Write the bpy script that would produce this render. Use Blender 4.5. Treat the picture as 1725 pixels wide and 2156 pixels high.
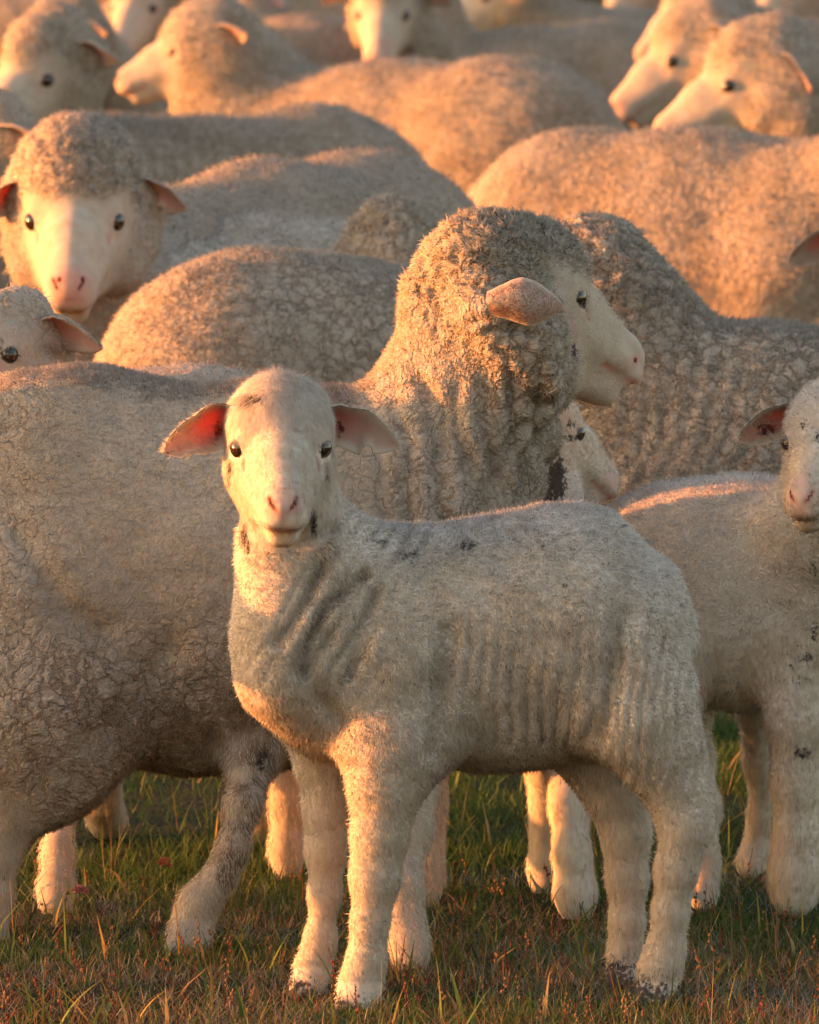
import bpy, math
import numpy as np

S = bpy.context.scene
for o in list(bpy.data.objects):
    bpy.data.objects.remove(o)
R = math.radians
FPX = 15879.0            # focal length in px of the 1725 x 2156 tracing grid
HC = 1.2
VH = -291.0
PITCH = math.atan((1078.0 - VH) / FPX)

# ------------------------------------------------------------------ camera
cd = bpy.data.cameras.new('camera')
cam = bpy.data.objects.new('camera', cd)
S.collection.objects.link(cam)
cam.location = (0, 0, HC)
cam.rotation_euler = (math.pi / 2 - PITCH, 0, 0)
cd.sensor_fit = 'VERTICAL'
cd.sensor_height = 36.0
cd.sensor_width = 28.8
cd.lens = FPX / 2156.0 * 36.0
cd.clip_start = 0.1
cd.clip_end = 5000
cd.dof.use_dof = True
cd.dof.focus_distance = 7.98
cd.dof.aperture_fstop = 19.0
S.camera = cam

# ------------------------------------------------------------------ light
SUN_EL, SUN_AZ = 6.0, 0.5     # azimuth: degrees from -X turned toward +Y (behind) when positive
w = bpy.data.worlds.new('World')
S.world = w
w.use_nodes = True
wn, wl = w.node_tree.nodes, w.node_tree.links
sky = wn.new('ShaderNodeTexSky')
sky.sky_type = 'NISHITA'
sky.sun_disc = False
sky.sun_elevation = R(SUN_EL)
sky.dust_density = 2.0
sdir = (-math.cos(R(SUN_EL)) * math.cos(R(SUN_AZ)), math.cos(R(SUN_EL)) * math.sin(R(SUN_AZ)), math.sin(R(SUN_EL)))
sky.sun_rotation = math.atan2(sdir[0], sdir[1])
wl.new(sky.outputs[0], wn['Background'].inputs[0])
wn['Background'].inputs[1].default_value = 0.15
sl = bpy.data.lights.new('sun', 'SUN')
sl.energy = 3.3
sl.angle = R(0.6)
sl.color = (1.0, 0.37, 0.11)
so = bpy.data.objects.new('sun', sl)
S.collection.objects.link(so)
so.location = (-20, 5, 8)
from mathutils import Vector, Matrix
so.rotation_euler = Vector(sdir).to_track_quat('Z', 'Y').to_euler()
S.view_settings.view_transform = 'Standard'
S.view_settings.look = 'None'
S.view_settings.gamma = 1.0
S.view_settings.exposure = 1.9
S.view_settings.use_white_balance = True
S.view_settings.white_balance_temperature = 7500
S.view_settings.white_balance_tint = 22
S.cycles.max_bounces = 6
S.cycles.diffuse_bounces = 4

# ------------------------------------------------------------------ projection helpers
CP, SP = math.cos(PITCH), math.sin(PITCH)
def P(u, v, Y):
    xc = (u - 862.5) / FPX
    yc = -(v - 1078.0) / FPX
    d = np.array([xc, CP + yc * SP, -SP + yc * CP])
    return np.array([0, 0, HC]) + d * (Y / d[1])
def gY(v):
    yc = -(v - 1078.0) / FPX
    return HC / (SP - yc * CP) * (CP + yc * SP)

# ------------------------------------------------------------------ numpy noise
def _h(ix, iy, iz, s):
    n = (ix.astype(np.int64) * 374761393 + iy.astype(np.int64) * 668265263 + iz.astype(np.int64) * 2147483647 + s * 1274126177) & 0xffffffff
    n = ((n ^ (n >> 13)) * 1274126177) & 0xffffffff
    n = (n ^ (n >> 16)) & 0xffffff
    return n / float(0xffffff)
def vnoise(p, s=0):
    f = np.floor(p)
    t = p - f
    t = t * t * (3 - 2 * t)
    i = f.astype(np.int64)
    r = 0
    for dx in (0, 1):
        for dy in (0, 1):
            for dz in (0, 1):
                wgt = (t[:, 0] if dx else 1 - t[:, 0]) * (t[:, 1] if dy else 1 - t[:, 1]) * (t[:, 2] if dz else 1 - t[:, 2])
                r = r + wgt * _h(i[:, 0] + dx, i[:, 1] + dy, i[:, 2] + dz, s)
    return r * 2 - 1
def fbm(p, s=0, o=3):
    a, r, t = 1.0, 0, 0
    for k in range(o):
        r = r + a * vnoise(p * 2 ** k, s + k * 17)
        t += a
        a *= 0.5
    return r / t
def sstep(a, b, x):
    t = np.clip((x - a) / (b - a), 0, 1)
    return t * t * (3 - 2 * t)

# ------------------------------------------------------------------ implicit surface
class Body:
    def __init__(s, Y0):
        s.Y0 = Y0
        s.pr = []
        s.sub = []
        s.locks = []
        s.m = Y0 / FPX
    def cone(s, a, b, ra, rb, k=0.03, sy=1.0, tag=(1, 0, 0, 0)):
        s.pr.append((np.array(a, float), np.array(b, float), ra, rb, k, sy, tag))
    def cut(s, a, b, ra, rb, k=0.003, tag=(0, 0.6, 0.6, 0)):
        s.sub.append((np.array(a, float), np.array(b, float), ra, rb, k, 1.0, tag))
    def chain(s, pts, k=0.04, sy=1.0, tag=(1, 0, 0, 0)):
        # pts: (u, v, r_px, w)
        q = [(P(u, v, s.Y0 + w_), r * s.m * (1 + w_ / s.Y0)) for (u, v, r, w_) in pts]
        for i in range(len(q) - 1):
            s.cone(q[i][0], q[i + 1][0], q[i][1], q[i + 1][1], k, sy, tag)
        if len(q) == 1:
            s.cone(q[0][0], q[0][0] + 1e-4, q[0][1], q[0][1], k, sy, tag)

def dcone(p, a, b, ra, rb, sy):
    if sy != 1.0:
        p = p.copy(); p[..., 1] = p[..., 1] / sy
        a = a.copy(); a[1] /= sy
        b = b.copy(); b[1] /= sy
    ba = b - a
    L = float(ba @ ba) + 1e-12
    q = p - a.astype(p.dtype)
    t = np.clip((q @ ba.astype(p.dtype)) / L, 0, 1)
    q -= t[..., None] * ba.astype(p.dtype)
    return np.sqrt((q * q).sum(-1)) - (ra + (rb - ra) * t)

def mesh_sdf(B, h):
    lo = np.full(3, 1e9); hi = -lo
    for a, b, ra, rb, k, sy, t in B.pr:
        for c, r in ((a, ra), (b, rb)):
            e = np.array([r, r * sy, r])
            lo = np.minimum(lo, c - e); hi = np.maximum(hi, c + e)
    lo -= 3 * h; hi += 3 * h
    lo = np.floor(lo / h) * h
    n = np.ceil((hi - lo) / h).astype(int) + 1
    D = np.full(n, 1.0, np.float32)
    ax = [lo[i] + h * np.arange(n[i]) for i in range(3)]
    def region(a, b, ra, rb, sy, mg):
        l = np.minimum(a - [ra, ra * sy, ra], b - [rb, rb * sy, rb]) - mg
        u = np.maximum(a + [ra, ra * sy, ra], b + [rb, rb * sy, rb]) + mg
        i0 = np.clip(np.floor((l - lo) / h).astype(int), 0, n)
        i1 = np.clip(np.ceil((u - lo) / h).astype(int) + 1, 0, n)
        return tuple(slice(i0[i], i1[i]) for i in range(3))
    for a, b, ra, rb, k, sy, t in B.pr:
        sl_ = region(a, b, ra, rb, sy, k * 1.2 + 3 * h)
        g = np.stack(np.meshgrid(*[ax[i][sl_[i]] for i in range(3)], indexing='ij'), -1).astype(np.float32)
        d = dcone(g, a, b, ra, rb, sy)
        o = D[sl_]
        hh = np.clip(k - np.abs(o - d), 0, None) / k
        D[sl_] = np.minimum(o, d) - hh * hh * k * 0.25
    for a, b, ra, rb, k, sy, t in B.sub:
        sl_ = region(a, b, ra, rb, sy, k * 1.2 + 3 * h)
        g = np.stack(np.meshgrid(*[ax[i][sl_[i]] for i in range(3)], indexing='ij'), -1).astype(np.float32)
        d = -dcone(g, a, b, ra, rb, sy)
        o = D[sl_]
        hh = np.clip(k - np.abs(o - d), 0, None) / k
        D[sl_] = np.maximum(o, d) + hh * hh * k * 0.25
    I = D < 0
    nx, ny, nz = n
    acc = np.zeros((nx - 1, ny - 1, nz - 1), np.int8)
    for dx in (0, 1):
        for dy in (0, 1):
            for dz in (0, 1):
                acc += I[dx:nx - 1 + dx, dy:ny - 1 + dy, dz:nz - 1 + dz]
    act = (acc > 0) & (acc < 8)
    idx = np.full(act.shape, -1, np.int32)
    cells = np.argwhere(act)
    idx[act] = np.arange(len(cells))
    c = cells
    vs = np.zeros((len(c), 3)); cn = np.zeros(len(c))
    corners = [(x, y, z) for x in (0, 1) for y in (0, 1) for z in (0, 1)]
    val = {cc: D[c[:, 0] + cc[0], c[:, 1] + cc[1], c[:, 2] + cc[2]].astype(float) for cc in corners}
    for c0 in corners:
        for axn in range(3):
            if c0[axn] == 0:
                c1 = list(c0); c1[axn] = 1; c1 = tuple(c1)
                v0, v1 = val[c0], val[c1]
                m_ = (v0 < 0) != (v1 < 0)
                t = np.where(m_, v0 / np.where(m_, v0 - v1, 1), 0)
                for i in range(3):
                    vs[:, i] += np.where(m_, c0[i] + (t if i == axn else 0), 0)
                cn += m_
    V = lo + (c + vs / cn[:, None]) * h
    F = []
    for axn in range(3):
        s0 = [slice(None)] * 3; s1 = [slice(None)] * 3
        s0[axn] = slice(0, -1); s1[axn] = slice(1, None)
        A0, A1 = I[tuple(s0)], I[tuple(s1)]
        e = np.argwhere(A0 != A1)
        b1, b2 = (axn + 1) % 3, (axn + 2) % 3
        ok = (e[:, b1] > 0) & (e[:, b2] > 0) & (e[:, b1] < n[b1] - 1) & (e[:, b2] < n[b2] - 1)
        e = e[ok]
        def ci(o1, o2):
            q = e.copy(); q[:, b1] -= o1; q[:, b2] -= o2
            return idx[q[:, 0], q[:, 1], q[:, 2]]
        quad = np.stack([ci(1, 1), ci(0, 1), ci(0, 0), ci(1, 0)], 1)
        flip = ~A0[e[:, 0], e[:, 1], e[:, 2]]
        quad[flip] = quad[flip][:, ::-1]
        F.append(quad)
    F = np.concatenate(F)
    # light smoothing
    E = np.concatenate([F[:, [0, 1]], F[:, [1, 2]], F[:, [2, 3]], F[:, [3, 0]]])
    for lam in (0.5, 0.35):
        cnt = np.bincount(E[:, 0], minlength=len(V)) + np.bincount(E[:, 1], minlength=len(V))
        sm = np.stack([np.bincount(E[:, 0], V[E[:, 1], i], len(V)) + np.bincount(E[:, 1], V[E[:, 0], i], len(V)) for i in range(3)], 1)
        V = V * (1 - lam) + lam * sm / np.maximum(cnt, 1)[:, None]
    return V, F

def vnormals(V, F):
    n = np.cross(V[F[:, 2]] - V[F[:, 0]], V[F[:, 3]] - V[F[:, 1]])
    N = np.zeros_like(V)
    for i in range(4):
        for a in range(3):
            N[:, a] += np.bincount(F[:, i], n[:, a], len(V))
    return N / (np.linalg.norm(N, axis=1, keepdims=True) + 1e-12)

def tags_of(B, V):
    W = np.zeros(len(V)); T = np.zeros((len(V), 4))
    for a, b, ra, rb, k, sy, t in B.pr:
        d = dcone(V.copy(), a, b, ra, rb, sy)
        wg = np.exp(-np.clip(d, -0.02, 1) / 0.006)
        W += wg
        T += wg[:, None] * np.array(t, float)
    T /= W[:, None]
    for a, b, ra, rb, k, sy, t in B.sub:
        d = dcone(V.copy(), a, b, ra, rb, sy)
        m_ = np.exp(-(np.clip(d, 0, 1) / 0.0022) ** 2)[:, None]
        T = T * (1 - m_) + m_ * np.array(t, float)
    return T

def make_mesh(name, V, F, cols=None, smooth=True, mat=None):
    me = bpy.data.meshes.new(name)
    F = np.asarray(F)
    k = F.shape[1]
    me.vertices.add(len(V)); me.vertices.foreach_set('co', np.asarray(V, np.float32).ravel())
    me.loops.add(F.size); me.loops.foreach_set('vertex_index', F.astype(np.int32).ravel())
    me.polygons.add(len(F))
    me.polygons.foreach_set('loop_start', np.arange(len(F), dtype=np.int32) * k)
    if smooth:
        me.polygons.foreach_set('use_smooth', np.ones(len(F), bool))
    for cn_, arr in (cols or {}).items():
        at = me.attributes.new(cn_, 'FLOAT_COLOR', 'POINT')
        at.data.foreach_set('color', np.asarray(arr, np.float32).ravel())
    me.update(calc_edges=True)
    if mat: me.materials.append(mat)
    return me

def link(name, me, parent=None, loc=None):
    o = bpy.data.objects.new(name, me)
    S.collection.objects.link(o)
    if parent: o.parent = parent
    if loc is not None: o.location = loc
    return o

# ------------------------------------------------------------------ materials
class NT:
    def __init__(s, name):
        s.m = bpy.data.materials.new(name); s.m.use_nodes = True
        s.t = s.m.node_tree; s.t.nodes.clear()
    def n(s, typ, ins=None, **kw):
        nd = s.t.nodes.new(typ)
        for k, v in kw.items(): setattr(nd, k, v)
        for k, v in (ins or {}).items():
            if hasattr(v, 'links') or isinstance(v, bpy.types.NodeSocket): s.t.links.new(v, nd.inputs[k])
            else: nd.inputs[k].default_value = v
        return nd
    def math(s, op, a, b=0.0, c=None, clamp=False):
        d = {0: a, 1: b}
        if c is not None: d[2] = c
        return s.n('ShaderNodeMath', d, operation=op, use_clamp=clamp).outputs[0]
    def mix(s, f, a, b):
        return s.n('ShaderNodeMix', {0: f, 6: a, 7: b}, data_type='RGBA').outputs[2]
    def mr(s, v, a, b, c=0.0, d=1.0, smooth=True):
        return s.n('ShaderNodeMapRange', {0: v, 1: a, 2: b, 3: c, 4: d}, interpolation_type='SMOOTHSTEP' if smooth else 'LINEAR').outputs[0]

def sheep_material(name, wool=(0.60, 0.51, 0.41), crack=(0.26, 0.18, 0.12), cell=52.0, disp=0.007, crackw=0.16, stretch=(1, 1, 0.8), lamb=False, face=(0.55, 0.45, 0.36), second=0.5):
    t = NT(name)
    tc = t.n('ShaderNodeTexCoord').outputs['Object']
    at = t.n('ShaderNodeAttribute', attribute_name='tag')
    bt = t.n('ShaderNodeAttribute', attribute_name='tag2')
    sp = t.n('ShaderNodeSeparateColor', {0: at.outputs['Color']}).outputs
    wo, pink, dark, ear = sp[0], sp[1], sp[2], at.outputs['Alpha']
    sp2 = t.n('ShaderNodeSeparateColor', {0: bt.outputs['Color']}).outputs
    crease, browning = sp2[0], sp2[1]
    nz = t.n('ShaderNodeTexNoise', {'Vector': tc, 'Scale': 22.0, 'Detail': 3.0}).outputs['Color']
    wv = t.n('ShaderNodeVectorMath', {0: nz, 1: (0.5, 0.5, 0.5)}, operation='SUBTRACT').outputs[0]
    wv = t.n('ShaderNodeVectorMath', {0: wv, 3: 0.045}, operation='SCALE').outputs[0]
    nz3 = t.n('ShaderNodeTexNoise', {'Vector': tc, 'Scale': 110.0, 'Detail': 2.0}).outputs['Color']
    wv3 = t.n('ShaderNodeVectorMath', {0: nz3, 1: (0.5, 0.5, 0.5)}, operation='SUBTRACT').outputs[0]
    wv3 = t.n('ShaderNodeVectorMath', {0: wv3, 3: 0.018}, operation='SCALE').outputs[0]
    co = t.n('ShaderNodeVectorMath', {0: tc, 1: wv}, operation='ADD').outputs[0]
    co = t.n('ShaderNodeVectorMath', {0: co, 1: wv3}, operation='ADD').outputs[0]
    co = t.n('ShaderNodeVectorMath', {0: co, 1: stretch}, operation='MULTIPLY').outputs[0]
    v1 = t.n('ShaderNodeTexVoronoi', {'Vector': co, 'Scale': cell}, feature='DISTANCE_TO_EDGE').outputs['Distance']
    v2 = t.n('ShaderNodeTexVoronoi', {'Vector': co, 'Scale': cell * 2.1}, feature='DISTANCE_TO_EDGE').outputs['Distance']
    var = t.n('ShaderNodeTexNoise', {'Vector': tc, 'Scale': 9.0, 'Detail': 2.0}).outputs[0]
    cw = t.math('MULTIPLY', t.mr(var, 0.3, 0.7, 0.45, 1.7), crackw)
    cw = t.math('MULTIPLY', cw, t.math('ADD', 0.25, t.math('MULTIPLY', crease, 0.8)))
    h1 = t.mr(v1, 0.0, cw)
    h2 = t.mr(v2, 0.0, 0.5, smooth=False)
    h2 = t.math('POWER', h2, 0.6)
    fine = t.n('ShaderNodeTexNoise', {'Vector': tc, 'Scale': 420.0, 'Detail': 2.0}).outputs[0]
    med = t.n('ShaderNodeTexNoise', {'Vector': tc, 'Scale': 120.0, 'Detail': 2.0}).outputs[0]
    pil = t.mr(v1, 0.0, 0.55)
    hsum = t.math('ADD', t.math('MULTIPLY', h1, 0.30), t.math('MULTIPLY', pil, 0.34))
    vs = t.mr(t.n('ShaderNodeTexNoise', {'Vector': tc, 'Scale': 6.0, 'Detail': 2.0}).outputs[0], 0.3, 0.6, 0.35, 1.0)
    hsum = t.math('MULTIPLY', hsum, vs)
    hsum = t.math('ADD', hsum, t.math('MULTIPLY', h2, 0.34 * second))
    hsum = t.math('MULTIPLY', hsum, crease)
    hsum = t.math('ADD', hsum, t.math('MULTIPLY', med, 0.16))
    hsum = t.math('ADD', hsum, t.math('MULTIPLY', fine, 0.10))
    hsum = t.math('MULTIPLY', hsum, t.math('ADD', t.math('MULTIPLY', wo, 0.88), 0.12))
    dsp = t.n('ShaderNodeDisplacement', {'Height': hsum, 'Midlevel': 0.4, 'Scale': disp}).outputs[0]
    # colour
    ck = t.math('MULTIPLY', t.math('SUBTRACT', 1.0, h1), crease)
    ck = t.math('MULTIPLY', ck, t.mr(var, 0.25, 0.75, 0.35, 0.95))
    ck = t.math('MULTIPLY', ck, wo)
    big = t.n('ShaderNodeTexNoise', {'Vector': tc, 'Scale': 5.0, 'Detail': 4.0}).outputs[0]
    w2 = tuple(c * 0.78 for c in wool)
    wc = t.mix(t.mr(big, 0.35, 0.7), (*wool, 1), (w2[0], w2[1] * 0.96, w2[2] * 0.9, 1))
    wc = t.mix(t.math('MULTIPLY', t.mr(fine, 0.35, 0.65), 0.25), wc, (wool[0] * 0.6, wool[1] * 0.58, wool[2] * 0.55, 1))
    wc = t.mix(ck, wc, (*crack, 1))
    fnoise = t.n('ShaderNodeTexNoise', {'Vector': tc, 'Scale': 60.0, 'Detail': 3.0}).outputs[0]
    fc = t.mix(t.mr(fnoise, 0.3, 0.7), (*face, 1), (face[0] * 0.86, face[1] * 0.82, face[2] * 0.78, 1))
    c = t.mix(wo, fc, wc)
    pc = t.mix(t.mr(pink, 0.72, 0.95), (0.58, 0.27, 0.22, 1), (0.10, 0.030, 0.025, 1))
    c = t.mix(t.math('MULTIPLY', pink, 1.15, clamp=True), c, pc)
    dn = t.n('ShaderNodeTexNoise', {'Vector': tc, 'Scale': 38.0, 'Detail': 5.0}).outputs[0]
    browning_m = t.math('MULTIPLY', browning, t.mr(dn, 0.30, 0.56), clamp=True)
    c = t.mix(browning_m, c, (0.20, 0.135, 0.09, 1))  # brown mixed in by mask: folds, belly, shin, inner ear
    dnf = t.n('ShaderNodeTexNoise', {'Vector': tc, 'Scale': 210.0, 'Detail': 4.0}).outputs[0]
    dm = t.mr(t.math('ADD', dark, t.math('MULTIPLY', t.math('SUBTRACT', dnf, 0.5), 1.5)), 0.35, 0.72)
    dm = t.math('MULTIPLY', dm, t.mr(dark, 0.02, 0.12))
    dm = t.math('MULTIPLY', dm, 0.93)
    c = t.mix(dm, c, (0.045, 0.034, 0.032, 1))
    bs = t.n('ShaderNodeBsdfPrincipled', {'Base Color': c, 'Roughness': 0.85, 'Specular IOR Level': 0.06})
    tr = t.n('ShaderNodeBsdfTranslucent', {'Color': (0.80, 0.12, 0.07, 1)})
    mx = t.n('ShaderNodeMixShader', {0: t.math('MULTIPLY', ear, 0.52), 1: bs.outputs[0], 2: tr.outputs[0]})
    out = t.n('ShaderNodeOutputMaterial', {'Surface': mx.outputs[0], 'Displacement': dsp})
    t.m.displacement_method = 'BOTH'
    return t.m

M = {}
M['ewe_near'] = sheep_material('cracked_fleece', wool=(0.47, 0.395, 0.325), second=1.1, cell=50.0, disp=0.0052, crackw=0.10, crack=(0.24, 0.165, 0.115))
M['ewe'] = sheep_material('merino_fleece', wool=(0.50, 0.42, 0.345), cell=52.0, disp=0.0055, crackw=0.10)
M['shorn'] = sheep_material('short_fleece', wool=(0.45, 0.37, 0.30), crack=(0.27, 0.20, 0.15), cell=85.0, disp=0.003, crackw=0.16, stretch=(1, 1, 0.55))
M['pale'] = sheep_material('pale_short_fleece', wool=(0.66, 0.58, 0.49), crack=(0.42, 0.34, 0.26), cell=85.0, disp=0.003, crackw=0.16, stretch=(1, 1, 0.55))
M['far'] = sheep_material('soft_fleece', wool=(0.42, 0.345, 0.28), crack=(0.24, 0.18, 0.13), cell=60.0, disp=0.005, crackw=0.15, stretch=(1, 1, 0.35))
M['lamb'] = sheep_material('lamb_fleece', wool=(0.78, 0.70, 0.62), crack=(0.44, 0.34, 0.26), cell=150.0, disp=0.0028, crackw=0.3, stretch=(1, 1, 0.45), lamb=True, face=(0.74, 0.64, 0.53))

def hair_material(name, base, var=0.8):
    t = NT(name)
    at = t.n('ShaderNodeAttribute', attribute_name='hue')
    bs = t.n('ShaderNodeBsdfPrincipled', {'Base Color': at.outputs['Color'], 'Roughness': 0.8, 'Specular IOR Level': 0.1})
    tr = t.n('ShaderNodeBsdfTranslucent', {'Color': at.outputs['Color']})
    mx = t.n('ShaderNodeMixShader', {0: 0.42, 1: bs.outputs[0], 2: tr.outputs[0]})
    t.n('ShaderNodeOutputMaterial', {'Surface': mx.outputs[0]})
    return t.m
M['fibre'] = hair_material('wool_fibre', (0.6, 0.5, 0.4))

def simple(name, col, rough, spec=0.5):
    t = NT(name)
    bs = t.n('ShaderNodeBsdfPrincipled', {'Base Color': (*col, 1), 'Roughness': rough, 'Specular IOR Level': spec})
    t.n('ShaderNodeOutputMaterial', {'Surface': bs.outputs[0]})
    return t.m
def eye_material():
    t = NT('dark_eye')
    tc = t.n('ShaderNodeTexCoord').outputs['Object']
    nz = t.n('ShaderNodeTexNoise', {'Vector': tc, 'Scale': 200.0}).outputs[0]
    c = t.mix(nz, (0.010, 0.007, 0.005, 1), (0.05, 0.028, 0.014, 1))
    bs = t.n('ShaderNodeBsdfPrincipled', {'Base Color': c, 'Roughness': 0.08, 'Coat Weight': 0.6, 'Coat Roughness': 0.03})
    t.n('ShaderNodeOutputMaterial', {'Surface': bs.outputs[0]})
    return t.m
M['eye'] = eye_material()

# ------------------------------------------------------------------ head
def head_frame(yaw, pitch, roll):
    y, p, r = R(yaw), R(pitch), R(roll)
    f = np.array([math.cos(p) * math.cos(y), math.cos(p) * math.sin(y), math.sin(p)])
    l0 = np.array([-math.sin(y), math.cos(y), 0])
    u0 = np.cross(f, l0)
    l = l0 * math.cos(r) + u0 * math.sin(r)
    u = np.cross(f, l)
    return np.stack([f, l, u], 1)

def add_head(B, pos, yaw, pitch, roll=0, sc=1.0, lamb=False, stout=None, ears=((0, 0), (0, 0)), woolly=1.0, pinknose=0.75):
    o = P(pos[0], pos[1], B.Y0 + pos[2])
    Fm = head_frame(yaw, pitch, roll)
    g = lambda x, y, z: o + Fm @ (np.array([x, y, z]) * sc)
    st = stout or (1.0 if lamb else 1.2)
    face = (0.0, 0.0, 0, 0)
    cap = (0.45 if lamb else 1.0, 0, 0, 0)
    c = lambda a, b, ra, rb, k=0.02, tag=face: B.cone(g(*a), g(*b), ra * sc, rb * sc, k * sc, 1.0, tag)
    c((-0.02, 0, 0.010), (0.025, 0, 0.012), 0.055 if lamb else 0.060, 0.046 if lamb else 0.050, 0.03, cap)
    for s in (1, -1):
        c((0.028, s * 0.030, 0.008), (0.042, s * 0.032, 0.006), 0.028, 0.022, 0.02)
        c((0.018, s * 0.046, 0.027), (0.050, s * 0.039, 0.0255), 0.010, 0.0085, 0.012, (0.3, 0, 0, 0))      # brow ridge
        c((0.050, s * 0.018, -0.020), (0.150, s * 0.014, -0.036), 0.034, 0.0185 * st, 0.016)               # muzzle side
        c((0.060, s * 0.030, -0.018), (0.095, s * 0.024, -0.026), 0.015, 0.012, 0.018)                     # cheek bone
        c((0.168, s * 0.0125 * st, -0.046), (0.176, s * 0.0095 * st, -0.046), 0.0165 * st, 0.0155 * st, 0.008, (0, 0.10, 0, 0))   # upper lip
        c((0.172, s * 0.0120 * st, -0.026), (0.182, s * 0.0105 * st, -0.028), 0.0105 * st, 0.0090 * st, 0.010, (0, 0.8 * pinknose, 0, 0))  # nostril wing
        c((-0.010, s * (0.033 if lamb else 0.038), -0.044), (0.055, s * 0.020, -0.056), 0.030 if lamb else 0.033, 0.023, 0.022, (0.1 if lamb else 1.0, 0, 0, 0))   # jaw
        c((0.055, s * 0.018, -0.058), (0.135, s * 0.006, -0.066), 0.022, 0.0155 * st, 0.016)
        c((0.00, s * (0.031 if lamb else 0.036), -0.022), (0.03, s * 0.032, -0.026), 0.033, 0.025, 0.02, (0.15 if lamb else 0.9, 0, 0, 0))
    c((0.030, 0, 0.016), (0.100, 0, 0.000), 0.040, 0.030, 0.022)                                            # bridge
    c((0.100, 0, 0.000), (0.168, 0, -0.022), 0.030, 0.0185 * st, 0.016)
    c((0.184, 0, -0.030), (0.184, 0, -0.042), 0.0100 * st, 0.0080 * st, 0.008, (0, pinknose, 0, 0))
    c((0.152, 0.005, -0.070), (0.152, -0.005, -0.070), 0.0150 * st, 0.0150 * st, 0.008)
    if not lamb:
        q = woolly
        c((-0.045, 0, 0.035), (-0.005, 0, 0.045), 0.066 * q, 0.052 * q, 0.03, (1, 0, 0, 0))
        c((0.000, 0, 0.048), (0.034, 0, 0.046), 0.046 * q, 0.028 * q, 0.016, (1, 0, 0, 0))
        for s in (1, -1):
            c((-0.05, s * 0.042, -0.02), (-0.02, s * 0.045, -0.035), 0.055 * q, 0.040 * q, 0.03, (1, 0, 0, 0))
            c((-0.030, s * 0.050, -0.045), (0.018, s * 0.050, -0.062), 0.036 * q, 0.028 * q, 0.010, (1, 0, 0, 0))
    else:
        c((-0.04, 0, 0.026), (0.0, 0, 0.030), 0.050, 0.040, 0.03, (0.7, 0, 0, 0))
        for s in (1, -1):
            c((-0.015, s * 0.020, 0.024), (0.016, s * 0.020, 0.025), 0.036, 0.029, 0.03, (0.6, 0, 0, 0))
    # eyes
    eyes = []
    for s in (1, -1):
        ec = (0.050, s * 0.0445, 0.010)
        c(ec, (0.051, s * 0.044, 0.010), 0.0150, 0.0150, 0.007, (0.0, 0.12, 0.10, 0))
        B.cut(g(0.051, s * 0.060, 0.0095), g(0.065, s * 0.053, 0.0065), (0.0058 if lamb else 0.0047) * sc, (0.0052 if lamb else 0.0043) * sc, 0.0025 * sc, (0, 0.1, 0.95, 0))
        B.cut(g(0.073, s * 0.0455, -0.001), g(0.084, s * 0.040, -0.010), 0.0022 * sc, 0.0014 * sc, 0.006 * sc, (0, 0.62, 0.0, 0))   # tear duct
        eyes.append((g(0.0525, s * 0.0465, 0.0095), 0.0132 * sc))
        # nostril, mouth
        B.cut(g(0.183, s * 0.0175 * st, -0.017), g(0.194 + (st - 1) * 0.02, s * 0.0115 * st, -0.028), 0.0015 * sc * st ** 2, 0.0021 * sc * st ** 2, 0.003 * sc, (0, 0.92, 0.0, 0))
        B.cut(g(0.194 + (st - 1) * 0.02, s * 0.0115 * st, -0.028), g(0.1965 + (st - 1) * 0.02, s * 0.0055 * st, -0.035), 0.0020 * sc * st, 0.0010 * sc * st, 0.003 * sc, (0, 0.88, 0.0, 0))
        B.cut(g(0.193, s * 0.001, -0.0590), g(0.170, s * 0.024, -0.0585), 0.0020 * sc, 0.0020 * sc, 0.005 * sc, (0, 0.88, 0.0, 0))
        B.cut(g(0.170, s * 0.024, -0.0585), g(0.120, s * 0.031, -0.046), 0.0022 * sc, 0.0016 * sc, 0.006 * sc, (0, 0.75, 0.0, 0))
    B.cut(g(0.1965, 0, -0.040), g(0.194, 0, -0.056), 0.0014 * sc, 0.0014 * sc, 0.004 * sc, (0, 0.88, 0.0, 0))
    return dict(o=o, F=Fm, sc=sc, g=g, eyes=eyes, lamb=lamb)

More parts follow.
